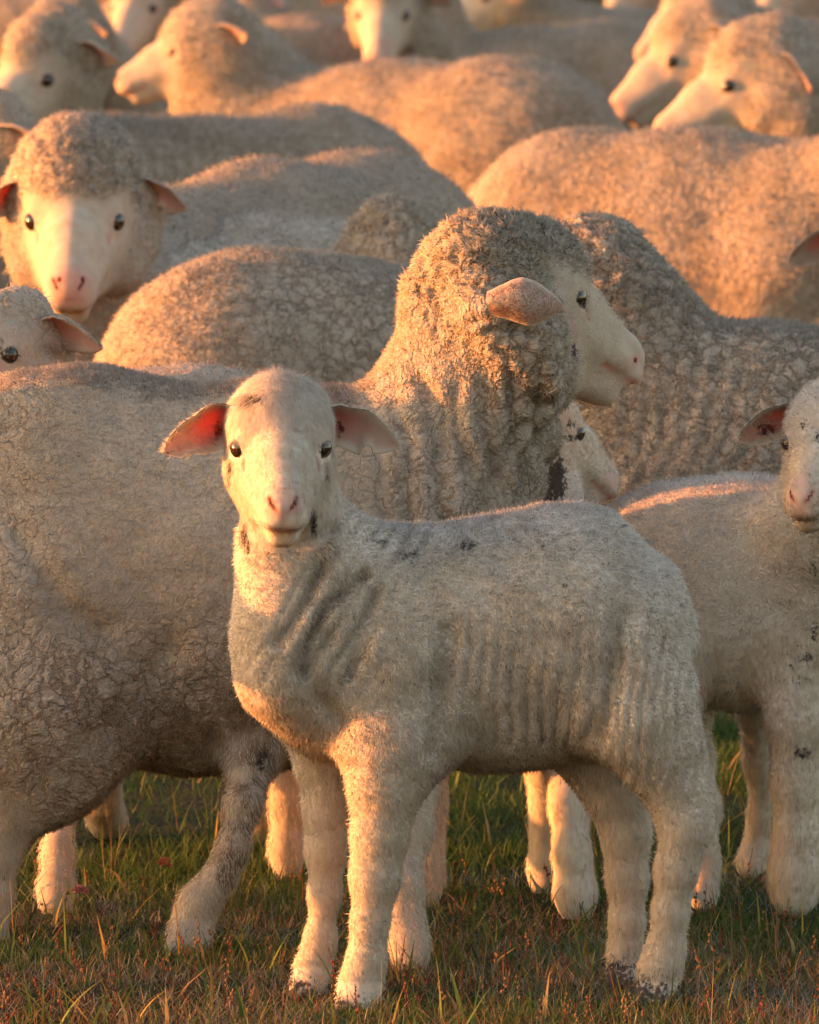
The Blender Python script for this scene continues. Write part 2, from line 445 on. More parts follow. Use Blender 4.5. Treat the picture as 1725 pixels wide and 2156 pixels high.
def ear_geo(H, side, swing=0.0, drop=-10.0, L=0.105, W=0.027, open_=20.0, notch=False, seed=0, bx=-0.028, basew=None, dvec=None, nvec=None):
    """side +1 = the animal's left. swing: degrees forward(+)/back(-), drop: below horizontal(-)."""
    g, F, sc = H['g'], H['F'], H['sc']
    base = g(bx, side * 0.050, 0.022)
    a, b = R(swing), R(drop)
    dl = np.array([math.sin(a) * math.cos(b), side * math.cos(a) * math.cos(b), math.sin(b)])
    d = F @ dl
    nn = F @ np.array([math.cos(a), -side * math.sin(a), 0.0])
    if basew is not None: base = np.array(basew, float)
    if dvec is not None: d = np.array(dvec, float) / np.linalg.norm(dvec)
    if nvec is not None:
        nn = np.array(nvec, float); nn = nn - (nn @ d) * d; nn /= np.linalg.norm(nn)
    side_v = np.cross(d, nn); side_v /= np.linalg.norm(side_v)
    if side_v @ F[:, 2] < 0: side_v = -side_v
    oa = R(open_)
    n2 = nn * math.cos(oa) - side_v * math.sin(oa)
    s2 = side_v * math.cos(oa) + nn * math.sin(oa)
    NS, NTt = 26, 17
    ss = np.linspace(0, 1, NS); tt = np.linspace(-1, 1, NTt)
    V = []
    T = []
    rs = np.random.RandomState(seed + 5)
    jit = fbm(np.stack([ss * 5, ss * 0 + seed, ss * 0], 1), seed)
    for layer in (0, 1):
        for i, s in enumerate(ss):
            wd = (0.52 + 0.48 * math.sin(min(s / 0.42, 1) * math.pi / 2) ** 1.3) * W
            wd *= max(0.10, 1 - max(0, (s - 0.45) / 0.55) ** 2.4 * 0.88)
            wd *= 1 + 0.16 * jit[i]
            if notch and 0.62 < s < 0.74: nt = 0.55
            else: nt = 1.0
            cup = (0.020 * (1 - s) ** 1.2 + 0.007) * (wd / W)
            for t in tt:
                te = t * (nt if t < 0 else 1.0)
                th = 0.0020 * (1 - t ** 4) * (1.2 - 0.5 * s) + 0.0003
                off = -cup * (1 - t * t) * 1.0 + (th if layer == 0 else -th)
                bend = -0.014 * s * s
                curl = 0.008 * s * s
                p = base + sc * (d * (L * s - 0.012) + s2 * (wd * te) + n2 * (off + curl) + F[:, 2] * bend)
                V.append(p)
                inner = 1.0 if layer == 0 else 0.0
                ed = abs(t) ** 3
                T.append((0.0, (0.72 * (1 - ed) * (1 - s * 0.35)) * inner, 0.0, (1 - ed) * min(1, s * 4) * (0.25 + 0.75 * (1 - sstep(0.35, 0.8, s)))))
    V = np.array(V); T = np.array(T)
    Fc = []
    n0 = NS * NTt
    for i in range(NS - 1):
        for j in range(NTt - 1):
            a0 = i * NTt + j
            Fc.append((a0, a0 + 1, a0 + NTt + 1, a0 + NTt))
            a1 = n0 + a0
            Fc.append((a1, a1 + NTt, a1 + NTt + 1, a1 + 1))
        for j in (0, NTt - 1):
            a0 = i * NTt + j; a1 = a0 + n0
            Fc.append((a0, a0 + NTt, a1 + NTt, a1))
    for j in range(NTt - 1):
        a0 = (NS - 1) * NTt + j; a1 = a0 + n0
        Fc.append((a0, a0 + 1, a1 + 1, a1))
    return V, np.array(Fc), T

def uv_sphere(c, r, nu=20, nv=12):
    V = [(0, 0, 1)]
    for i in range(1, nv):
        for j in range(nu):
            th = math.pi * i / nv; ph = 2 * math.pi * j / nu
            V.append((math.sin(th) * math.cos(ph), math.sin(th) * math.sin(ph), math.cos(th)))
    V.append((0, 0, -1))
    V = np.array(V) * r + c
    F = []
    for j in range(nu):
        F.append((0, 1 + j, 1 + (j + 1) % nu, 1 + (j + 1) % nu))
    for i in range(nv - 2):
        for j in range(nu):
            a = 1 + i * nu
            F.append((a + j, a + nu + j, a + nu + (j + 1) % nu, a + (j + 1) % nu))
    return V, F, nu, nv

def eye_mesh(c, r):
    import bmesh
    bm = bmesh.new()
    bmesh.ops.create_uvsphere(bm, u_segments=24, v_segments=16, radius=r)
    me = bpy.data.meshes.new('eye')
    bm.to_mesh(me); bm.free()
    me.polygons.foreach_set('use_smooth', np.ones(len(me.polygons), bool))
    me.materials.append(M['eye'])
    return me

# ------------------------------------------------------------------ fibres
def fibres(V, F, N, T, base, count, length, width, seed=0, keep=None, flow=(0, 0, -0.6), lean=0.8, curl=0.3, clump=30.0, colour=(0.64, 0.56, 0.47), lenfn=None, jit=0.35, tint=None, grain=0.16):
    rs = np.random.RandomState(seed)
    P0, P1, P2, P3 = V[F[:, 0]], V[F[:, 1]], V[F[:, 2]], V[F[:, 3]]
    A = np.linalg.norm(np.cross(P2 - P0, P3 - P1), axis=1) * 0.5
    if keep is not None: A = A * keep[F].mean(1)
    cs = np.cumsum(A); cs /= cs[-1]
    fi = np.searchsorted(cs, rs.rand(count))
    a, b = rs.rand(count, 1), rs.rand(count, 1)
    q = lambda X: (X[F[fi, 0]] * (1 - a) + X[F[fi, 1]] * a) * (1 - b) + (X[F[fi, 3]] * (1 - a) + X[F[fi, 2]] * a) * b
    p, n, tg = q(V), q(N), q(T)
    n /= np.linalg.norm(n, axis=1, keepdims=True) + 1e-9
    fl = np.array(flow, float)[None] if not callable(flow) else flow(p, n)
    tangent = fl - (fl * n).sum(1, keepdims=True) * n
    cl = np.stack([fbm((p - base) * clump, seed + 3 + i, 2) for i in range(3)], 1)
    d = n * lean + tangent + cl * curl * 2.2 + rs.randn(count, 3) * jit
    d /= np.linalg.norm(d, axis=1, keepdims=True)
    dn = (d * n).sum(1, keepdims=True)
    d = d + n * np.clip(0.15 - dn, 0, None)
    L = length * (0.55 + 0.9 * rs.rand(count, 1))
    if lenfn is not None: L = L * lenfn(p, tg)[:, None]
    side = np.cross(d, n + rs.randn(count, 3) * 0.45); side /= np.linalg.norm(side, axis=1, keepdims=True) + 1e-9
    side *= np.where((np.cross(side, d) * n).sum(1, keepdims=True) < 0, -1.0, 1.0)
    bend = rs.randn(count, 3) * 0.25 + tangent * 0.35
    wd = width * (0.7 + 0.6 * rs.rand(count, 1))
    p0 = p - n * 0.0005
    p1 = p + d * L * 0.55
    p2 = p + (d + bend) * L
    VV = np.stack([p0 - side * wd * 0.5, p0 + side * wd * 0.5, p1 - side * wd * 0.4, p1 + side * wd * 0.4, p2 - side * wd * 0.08, p2 + side * wd * 0.08], 1).reshape(-1, 3)
    i0 = np.arange(count)[:, None] * 6
    FF = np.concatenate([i0 + [[0, 1, 3, 2]], i0 + [[2, 3, 5, 4]]], 1).reshape(-1, 4)
    NN = n * 1.0 + d * 0.15 + rs.randn(count, 3) * 0.15
    NN /= np.linalg.norm(NN, axis=1, keepdims=True)
    NN = np.repeat(NN, 6, 0)
    c = np.array(colour)[None] * (0.88 + 0.22 * rs.rand(count, 1))
    gr = fbm((p - base) * 130, seed + 90, 2)[:, None] + 0.6 * fbm((p - base) * 45, seed + 91, 2)[:, None]
    c = c * (1 + grain * np.clip(gr, -1, 1) * np.array([[0.8, 1.0, 1.2]]))
    if tint is not None: c = c * tint(p, n, tg)
    wo, pk, dk = tg[:, 0:1], np.clip(tg[:, 1:2], 0, 1), tg[:, 2:3]
    c = c * (1 - pk) + np.array([[0.55, 0.30, 0.24]]) * pk
    dkm = np.clip((dk + rs.randn(count, 1) * 0.22 - 0.46) * 8, 0, 1)
    c = c * (1 - dkm) + 0.035 * dkm
    col = np.concatenate([np.repeat(c, 6, 0), np.ones((count * 6, 1))], 1)
    return VV, FF, NN, col

def fibre_object(name, parts, base, parent):
    off = 0; Vs, Fs, Ns, Cs = [], [], [], []
    for v, f, n, c in parts:
        Vs.append(v - base); Fs.append(f + off); Ns.append(n); Cs.append(c); off += len(v)
    me = make_mesh(name, np.concatenate(Vs), np.concatenate(Fs), {'hue': np.concatenate(Cs)}, True, M['fibre'])
    me.normals_split_custom_set_from_vertices(np.concatenate(Ns).astype(np.float32))
    o = link(name, me, parent)
    return o

# ------------------------------------------------------------------ sheep builder
def auto_legs(B, spots, wh=0.085, thick=1.0, tag=(0.15, 0, 0, 0)):
    """spots: ((u, v, w, rear), ...) hip / shoulder centres"""
    for (u, v, w_, rear, hd) in spots:
        for s in (-1, 1):
            c = P(u, v, B.Y0 + w_)
            hx, hy = math.cos(R(hd)), math.sin(R(hd))
            px, py = -hy * s * wh, hx * s * wh
            top = c + np.array([px, py, -0.02])
            H0 = top[2]
            k1 = np.array([top[0] + hx * (0.03 if not rear else 0.04), top[1] + hy * 0.03, H0 * 0.62])
            k2 = np.array([top[0] + hx * (0.0 if not rear else -0.05), top[1] - hy * (0 if not rear else 0.05), H0 * 0.42])
            k3 = np.array([top[0] + hx * (0.0 if not rear else -0.02), top[1], 0.055])
            k4 = k3 + np.array([hx * 0.015, hy * 0.015, -0.045])
            B.cone(top, k1, 0.085 * thick, 0.062 * thick, 0.04, 1, (1, 0, 0, 0))
            B.cone(k1, k2, 0.055 * thick, 0.030 * thick, 0.03, 1, (0.6, 0, 0, 0))
            B.cone(k2, k3, 0.028 * thick, 0.019 * thick, 0.02, 1, tag)
            B.cone(k3, k4, 0.021 * thick, 0.021 * thick, 0.01, 1, tag)
            B.cone(k4, k4 + np.array([hx * 0.02, hy * 0.02, 0.006]), 0.017, 0.013, 0.006, 1, (0, 0, 0.9, 0))

def Bd_ear(B): return B.Y0 < 12

def leg_fur(V, F, N, T, base, n, seed, L=0.0045, extra=None, colour=(0.78, 0.68, 0.57)):
    k = np.clip(1.1 - T[:, 0] * 1.6, 0, 1) * (V[:, 2] < 0.42) * (V[:, 2] > 0.02)
    return fibres(V, F, N, T, base, n, L, 0.0006, seed, keep=k, flow=(0.05, 0, -1.0), lean=0.25, curl=0.12, clump=20, colour=colour, jit=0.18)

def finish(B, name, label, cat, group, h, mat, heads=(), earspec=(), disp=None, paint=None, crease=None, sub=0, fib=None, base=None):
    V, F = mesh_sdf(B, h)
    T = tags_of(B, V)
    N = vnormals(V, F)
    if base is None:
        base = np.array([(V[:, 0].min() + V[:, 0].max()) / 2, (V[:, 1].min() + V[:, 1].max()) / 2, 0.0])
    T2 = np.zeros((len(V), 4)); T2[:, 0] = T[:, 0]
    lump = fbm((V - base) * 9.0, 3, 2) * 0.006 + fbm((V - base) * 28.0, 8, 2) * 0.0028
    V = V + N * (lump * (0.15 + 0.85 * T[:, 0:1][:, 0]) * np.clip((V[:, 2]) * 6, 0.2, 1))[:, None]
    if B.locks:
        lm = np.zeros(len(V))
        for (c_, r_) in B.locks:
            lm = np.maximum(lm, 1 - sstep(r_ * 0.75, r_ * 1.25, np.linalg.norm(V - c_, axis=1)))
        lm *= sstep(0.5, 0.9, T[:, 0])
        q = V - base
        q = q + np.stack([fbm(q * 30, 40 + i, 2) for i in range(3)], 1) * 0.016
        rdg = 1 - np.abs(fbm(q * np.array([75, 75, 60.0]), 55, 2)) * 2.4
        rdg2 = 1 - np.abs(fbm(q * 150, 66, 2)) * 2.2
        V = V + N * (lm * (0.0055 * (rdg - 0.3) + 0.0028 * (rdg2 - 0.3)))[:, None] + np.array([0.0, 0, 1.0]) * (lm * 0.003 * rdg)[:, None]
    if disp: V = V + N * disp(V, N, T)[:, None]
    if paint: paint(V, N, T, T2)
    N = vnormals(V, F)
    bodyV, bodyF, bodyN, bodyT = V, F, N, T
    earp = []
    for (H, side, kw) in earspec:
        ev, ef, et = ear_geo(H, side, **kw)
        et2 = np.zeros((len(ev), 4))
        earp.append((ev, ef, vnormals(ev, ef), et, H))
        if paint: paint(ev, None, et, et2)
        F = np.concatenate([F, ef + len(V)]); V = np.concatenate([V, ev]); T = np.concatenate([T, et]); T2 = np.concatenate([T2, et2])
    me = make_mesh(name, V - base, F, {'tag': T, 'tag2': T2}, True, mat)
    o = link(name, me, None, base)
    o['label'] = label; o['category'] = cat
    if group: o['group'] = group
    if sub:
        md = o.modifiers.new('fine', 'SUBSURF'); md.levels = 0; md.render_levels = sub
    for H in heads:
        for (c, r) in H['eyes']:
            e = link('eye', eye_mesh(c, r), o, c - base)
    if fib:
        parts = fib(bodyV, bodyF, bodyN, bodyT, base, o)
        for i, (ev, ef, en, et, H) in enumerate(earp if Bd_ear(B) else []):
            dirn = (ev[:, :] - H['o']).mean(0); dirn /= np.linalg.norm(dirn)
            parts.append(fibres(ev, ef, en, et * np.array([1, 0.6, 1, 1]), base, 3500, 0.0048, 0.0006, 60 + i, keep=np.clip(1.0 - et[:, 1] * 1.6, 0.05, 1), flow=dirn * 0.9, lean=0.3, curl=0.15, clump=25, colour=(0.80, 0.69, 0.58), jit=0.25))
        if parts: fibre_object('fleece', parts, base, o)
    return o, base

GR = 'sheep of the flock'
# ------------------------------------------------------------------ painting helpers
def toUV(V):
    d = V - np.array([0, 0, HC])
    z = d[:, 1] * CP - d[:, 2] * SP
    return 862.5 + FPX * d[:, 0] / z, 1078.0 - FPX * (d[:, 1] * SP + d[:, 2] * CP) / z
def seg_d(u, v, pts):
    best = np.full(len(u), 1e9)
    for (x0, y0), (x1, y1) in zip(pts[:-1], pts[1:]):
        dx, dy = x1 - x0, y1 - y0
        t = np.clip(((u - x0) * dx + (v - y0) * dy) / (dx * dx + dy * dy), 0, 1)
        best = np.minimum(best, np.hypot(u - x0 - t * dx, v - y0 - t * dy))
    return best
def blob(V, T, ch, spots, Yc=None, near=True):
    u, v = toUV(V)
    for (x, y, rx, ry, val) in spots:
        m = np.exp(-(((u - x) / rx) ** 2 + ((v - y) / ry) ** 2) ** 1.5)
        if Yc is not None and near: m = m * (V[:, 1] < Yc)
        T[:, ch] = np.maximum(T[:, ch], m * val) if val > 0 else T[:, ch] * (1 - m * -val)

# ================================================================== front lamb
def build_front_lamb():
    B = Body(7.93)
    sy = 0.78
    wl = (1, 0, 0, 0); leg = (0.12, 0, 0, 0)
    B.chain([(715, 1322, 188, -0.015), (860, 1348, 222, 0.0), (1080, 1345, 230, 0.005), (1205, 1308, 220, 0.0)], 0.05, sy)
    B.chain([(1205, 1308, 212, 0.0), (1282, 1340, 142, 0.0)], 0.05, 0.8)
    B.chain([(960, 1460, 110, 0.0), (1180, 1490, 112, 0.0)], 0.05, 0.9)
    B.chain([(592, 965, 84, -0.05), (626, 1120, 88, -0.045), (684, 1250, 138, -0.025), (740, 1320, 190, 0)], 0.05, 0.9)
    B.chain([(588, 1190, 50, -0.06), (602, 1300, 64, -0.06), (608, 1420, 84, -0.05), (670, 1520, 66, -0.03)], 0.05, 1.0, (0.6, 0, 0, 0))
    B.chain([(1372, 1230, 34, 0.02), (1402, 1330, 28, 0.02), (1402, 1400, 18, 0.02)], 0.04, 1.0, wl)
    # front near leg
    B.chain([(830, 1430, 118, -0.055), (842, 1560, 88, -0.065), (815, 1660, 66, -0.07)], 0.05, 0.8, (0.9, 0, 0, 0))
    B.chain([(815, 1660, 62, -0.07), (800, 1760, 53.4, -0.07), (790, 1850, 46.9, -0.07), (780, 1940, 34, -0.07), (772, 2020, 34.8, -0.07), (757, 2085, 40.2, -0.07), (748, 2125, 38.5, -0.075)], 0.02, 0.9, leg)
    # front far leg
    B.chain([(690, 1500, 90, 0.03), (692, 1600, 66, 0.03)], 0.05, 0.8, (0.8, 0, 0, 0))
    B.chain([(692, 1600, 62, 0.03), (692, 1700, 46, 0.03), (688, 1790, 38.6, 0.03), (684, 1880, 27.5, 0.03), (674, 1980, 27.5, 0.03), (658, 2045, 33.2, 0.03), (648, 2090, 33.2, 0.025)], 0.02, 0.9, leg)
    # hind near leg
    B.chain([(1288, 1385, 138, -0.05), (1345, 1500, 100, -0.06), (1394, 1600, 72, -0.06)], 0.05, 0.75, wl)
    B.chain([(1400, 1600, 76, -0.06), (1436, 1690, 55.2, -0.06), (1445, 1745, 44.2, -0.06)], 0.03, 0.8, (0.7, 0, 0, 0))
    B.chain([(1445, 1740, 46, -0.06), (1425, 1830, 39.6, -0.06), (1412, 1920, 32.4, -0.06), (1402, 2000, 34, -0.06), (1388, 2050, 37.6, -0.06), (1382, 2085, 36.7, -0.06)], 0.02, 0.9, leg)
    # hind far leg
    B.chain([(1200, 1470, 95, 0.055), (1262, 1580, 72, 0.055), (1300, 1670, 62, 0.055)], 0.04, 0.8, (0.6, 0, 0, 0))
    B.chain([(1300, 1670, 60, 0.055), (1318, 1760, 46, 0.055), (1320, 1850, 38.6, 0.055), (1320, 1940, 30, 0.055), (1316, 2010, 29.1, 0.055), (1312, 2050, 29.7, 0.05)], 0.02, 0.9, leg)
    # hooves
    for (u, v, r, w_) in ((742, 2150, 36, -0.085), (640, 2112, 30, 0.015), (1374, 2105, 34, -0.07), (1306, 2072, 28, 0.04)):
        for s in (-1, 1):
            B.chain([(u + s * r * 0.5, v - 30, r * 0.62, w_), (u + s * r * 0.55 - 4, v, r * 0.58, w_ - 0.008)], 0.004, 1.0, (0, 0.1, 0.85, 0))
    H = add_head(B, (590, 938, -0.06), -88.0, -9, 0, 0.89, lamb=True, pinknose=0.45)
    ribs_seed = 4
    def disp(V, N, T):
        u, v = toUV(V)
        q = (V - np.array([0, 7.9, 0]))
        wob = fbm(q * 9, 11, 2) * 34 + fbm(q * 30, 12, 2) * 9
        m = sstep(900, 980, u) * (1 - sstep(1250, 1330, u)) * sstep(1180, 1330, v) * (1 - sstep(1540, 1600, v))
        ph = (u + wob + (v - 1350) * 0.06)
        d = (np.abs(np.sin(math.pi * ph / 33)) ** 0.7 - 0.6) * 0.0036 * m * np.clip(0.6 + 1.3 * fbm(q * np.array([16, 16, 7.0]), 2, 2), 0, 1.5) * (0.4 + 0.8 * sstep(1250, 1450, v))
        c = (u - 600) * 0.86 + (v - 1150) * 0.50 + wob * 0.8
        m2 = sstep(40, 90, c) * (1 - sstep(230, 330, c)) * (1 - sstep(1350, 1500, v)) * sstep(1070, 1130, v)
        d += (np.abs(np.sin(math.pi * c / 37)) ** 0.8 - 0.6) * 0.0050 * m2 * np.clip(0.8 + 0.9 * fbm(q * 14, 7, 2), 0, 1.4)
        m3 = sstep(1250, 1330, u) * sstep(1250, 1350, v) * (1 - sstep(1620, 1700, v))
        d += (np.abs(np.sin(math.pi * (u + 0.12 * v + wob) / 26)) ** 0.8 - 0.6) * 0.0028 * m3 * T[:, 0]
        near = V[:, 1] < 7.93
        for pts, wd, dp in (([(1318, 1290), (1300, 1380), (1282, 1470), (1258, 1550)], 26, 0.007),
                            ([(942, 1330), (934, 1420), (930, 1500), (918, 1580)], 24, 0.010),
                            ([(690, 1340), (645, 1410), (685, 1490), (725, 1525)], 22, 0.006),
                            ([(680, 1190), (650, 1260), (610, 1320), (585, 1352)], 13, 0.010), ([(771, 1210), (690, 1280), (650, 1360), (641, 1420)], 14, 0.011),
                            ([(790, 1250), (760, 1340), (740, 1420)], 18, 0.007),
                            ([(545, 1105), (620, 1155), (700, 1110)], 14, 0.006)):
            d -= dp * np.exp(-(seg_d(u + wob * 0.3, v, pts) / wd) ** 2) * near
        return d * np.clip(T[:, 0] * 1.4, 0.1, 1) 
    def paint(V, N, T, T2):
        u, v = toUV(V)
        blob(V, T, 2, [(530, 838, 34, 15, 0.6), (520, 850, 24, 12, 0.5), (462, 905, 12, 26, 0.75), (716, 905, 10, 22, 0.75), (483, 985, 7, 24, 0.7),
                       (492, 935, 18, 7, 0.7), (684, 937, 16, 6, 0.65), (350, 958, 10, 8, 0.7), (822, 965, 14, 10, 0.7), (480, 1010, 8, 30, 0.5),
                       (487, 1065, 8, 28, 0.62), (500, 1095, 9, 22, 0.7), (514, 1128, 10, 34, 0.75), (522, 1150, 6, 22, 0.7), (662, 1100, 9, 34, 0.72), (690, 1000, 6, 30, 0.5),
                       (494, 950, 19, 15, 0.42), (683, 952, 19, 15, 0.42), (985, 1150, 26, 10, 0.62), (865, 1168, 22, 12, 0.58), (1190, 1233, 7, 6, 0.75), (1210, 1140, 6, 5, 0.6), (1255, 1170, 5, 4, 0.6),
                       (1142, 1150, 5, 4, 0.6), (800, 1140, 12, 8, 0.5), (760, 1120, 14, 8, 0.45), (1345, 1130, 5, 5, 0.55), (1310, 1108, 5, 4, 0.55), (1435, 1275, 5, 5, 0.6)], 7.93)
        blob(V, T, 1, [(592, 1060, 32, 20, 0.45), (595, 1082, 20, 16, 0.55), (592, 1117, 38, 8, 0.35), (592, 1027, 26, 4, 0.55)], 7.9)
        m = np.zeros(len(V))
        for pts, wd, a in (([(1310, 1300), (1300, 1380), (1272, 1490), (1258, 1560)], 16, 0.9), ([(935, 1420), (932, 1480), (935, 1560)], 26, 1.0),
                        ([(680, 1190), (650, 1260), (610, 1320), (585, 1352)], 16, 0.7), ([(771, 1210), (690, 1280), (650, 1360), (641, 1420)], 18, 0.8),
                        ([(620, 1400), (700, 1500), (790, 1570)], 34, 0.7), ([(940, 1520), (1060, 1560)], 24, 0.7), ([(880, 1160), (880, 1200)], 20, 0.6)):
            m = np.maximum(m, a * np.exp(-(seg_d(u, v, pts) / wd) ** 2))
        T2[:, 1] = 0.35 * m * (V[:, 1] < 8.0)  # browner along the folds, behind the elbow and under the chest
        T2[:, 0] = T[:, 0] * 0.75 * sstep(1090, 1350, v)
    def fib(V, F, N, T, base, o):
        z = V[:, 2]
        w_ = T[:, 0]
        keepw = np.clip(w_ * 1.2, 0, 1) * (T[:, 2] < 0.9)
        keepf = np.clip(1 - w_, 0, 1) * (V[:, 2] > 0.03)
        u, v = toUV(V)
        nose = (np.hypot((u - 592) * 0.9, v - 1078) < 30)
        eyes_ = (np.hypot(u - 494, v - 952) < 17) | (np.hypot(u - 683, v - 955) < 17)
        face = keepf * (~nose) * (~eyes_)
        head = (v < 1160) & (u < 720)
        fw = lambda p, n: np.tile(np.array([[0.25, 0, -0.75]]), (len(p), 1))
        def lf(p, t):
            return 1.0 + 0.7 * np.clip(fbm((p - base) * 25, 77, 1), -0.6, 1)
        def bandf(p, t): return np.ones(len(p))
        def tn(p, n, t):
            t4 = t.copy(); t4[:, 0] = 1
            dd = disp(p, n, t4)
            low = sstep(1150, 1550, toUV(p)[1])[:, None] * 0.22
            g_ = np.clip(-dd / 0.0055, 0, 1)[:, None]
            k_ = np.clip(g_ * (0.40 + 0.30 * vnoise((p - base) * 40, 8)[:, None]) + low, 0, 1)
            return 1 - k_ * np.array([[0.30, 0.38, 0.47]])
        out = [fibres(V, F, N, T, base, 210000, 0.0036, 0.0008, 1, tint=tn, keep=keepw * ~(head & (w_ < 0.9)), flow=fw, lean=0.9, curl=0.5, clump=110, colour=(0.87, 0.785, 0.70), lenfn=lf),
               fibres(V, F, N, T, base, 90000, 0.0042, 0.0005, 2, keep=face * ~head, flow=(0.05, 0, -1.0), lean=0.12, curl=0.10, clump=20, colour=(0.80, 0.71, 0.61), jit=0.14, lenfn=lambda p, t: 0.8 + 0 * p[:, 0]),
               fibres(V, F, N, T, base, 85000, 0.0034, 0.00030, 3, keep=(head & ~nose & ~eyes_) * (0.45 + 0.55 * (np.hypot(u - 592, v - 1085) > 62)), flow=(0.0, -0.3, -0.9), lean=0.10, curl=0.10, clump=30, colour=(0.77, 0.69, 0.61), jit=0.12, lenfn=lambda p, t: 1.0 + 1.2 * sstep(0.60, 0.64, p[:, 2]))]
        return out
    ears = [(H, -1, dict(swing=20, drop=-6, L=0.108, W=0.028, open_=8, seed=1)), (H, 1, dict(swing=-8, drop=-9, L=0.102, W=0.028, open_=8, notch=True, seed=2))]
    return finish(B, 'lamb', 'white lamb in front facing the camera with sooty smudges around its eyes and cheeks', 'lamb', GR, 0.0028, M['lamb'], [H], ears, disp, paint, fib=fib, base=P(1000, 1300, 7.93) * np.array([1, 1, 0]))

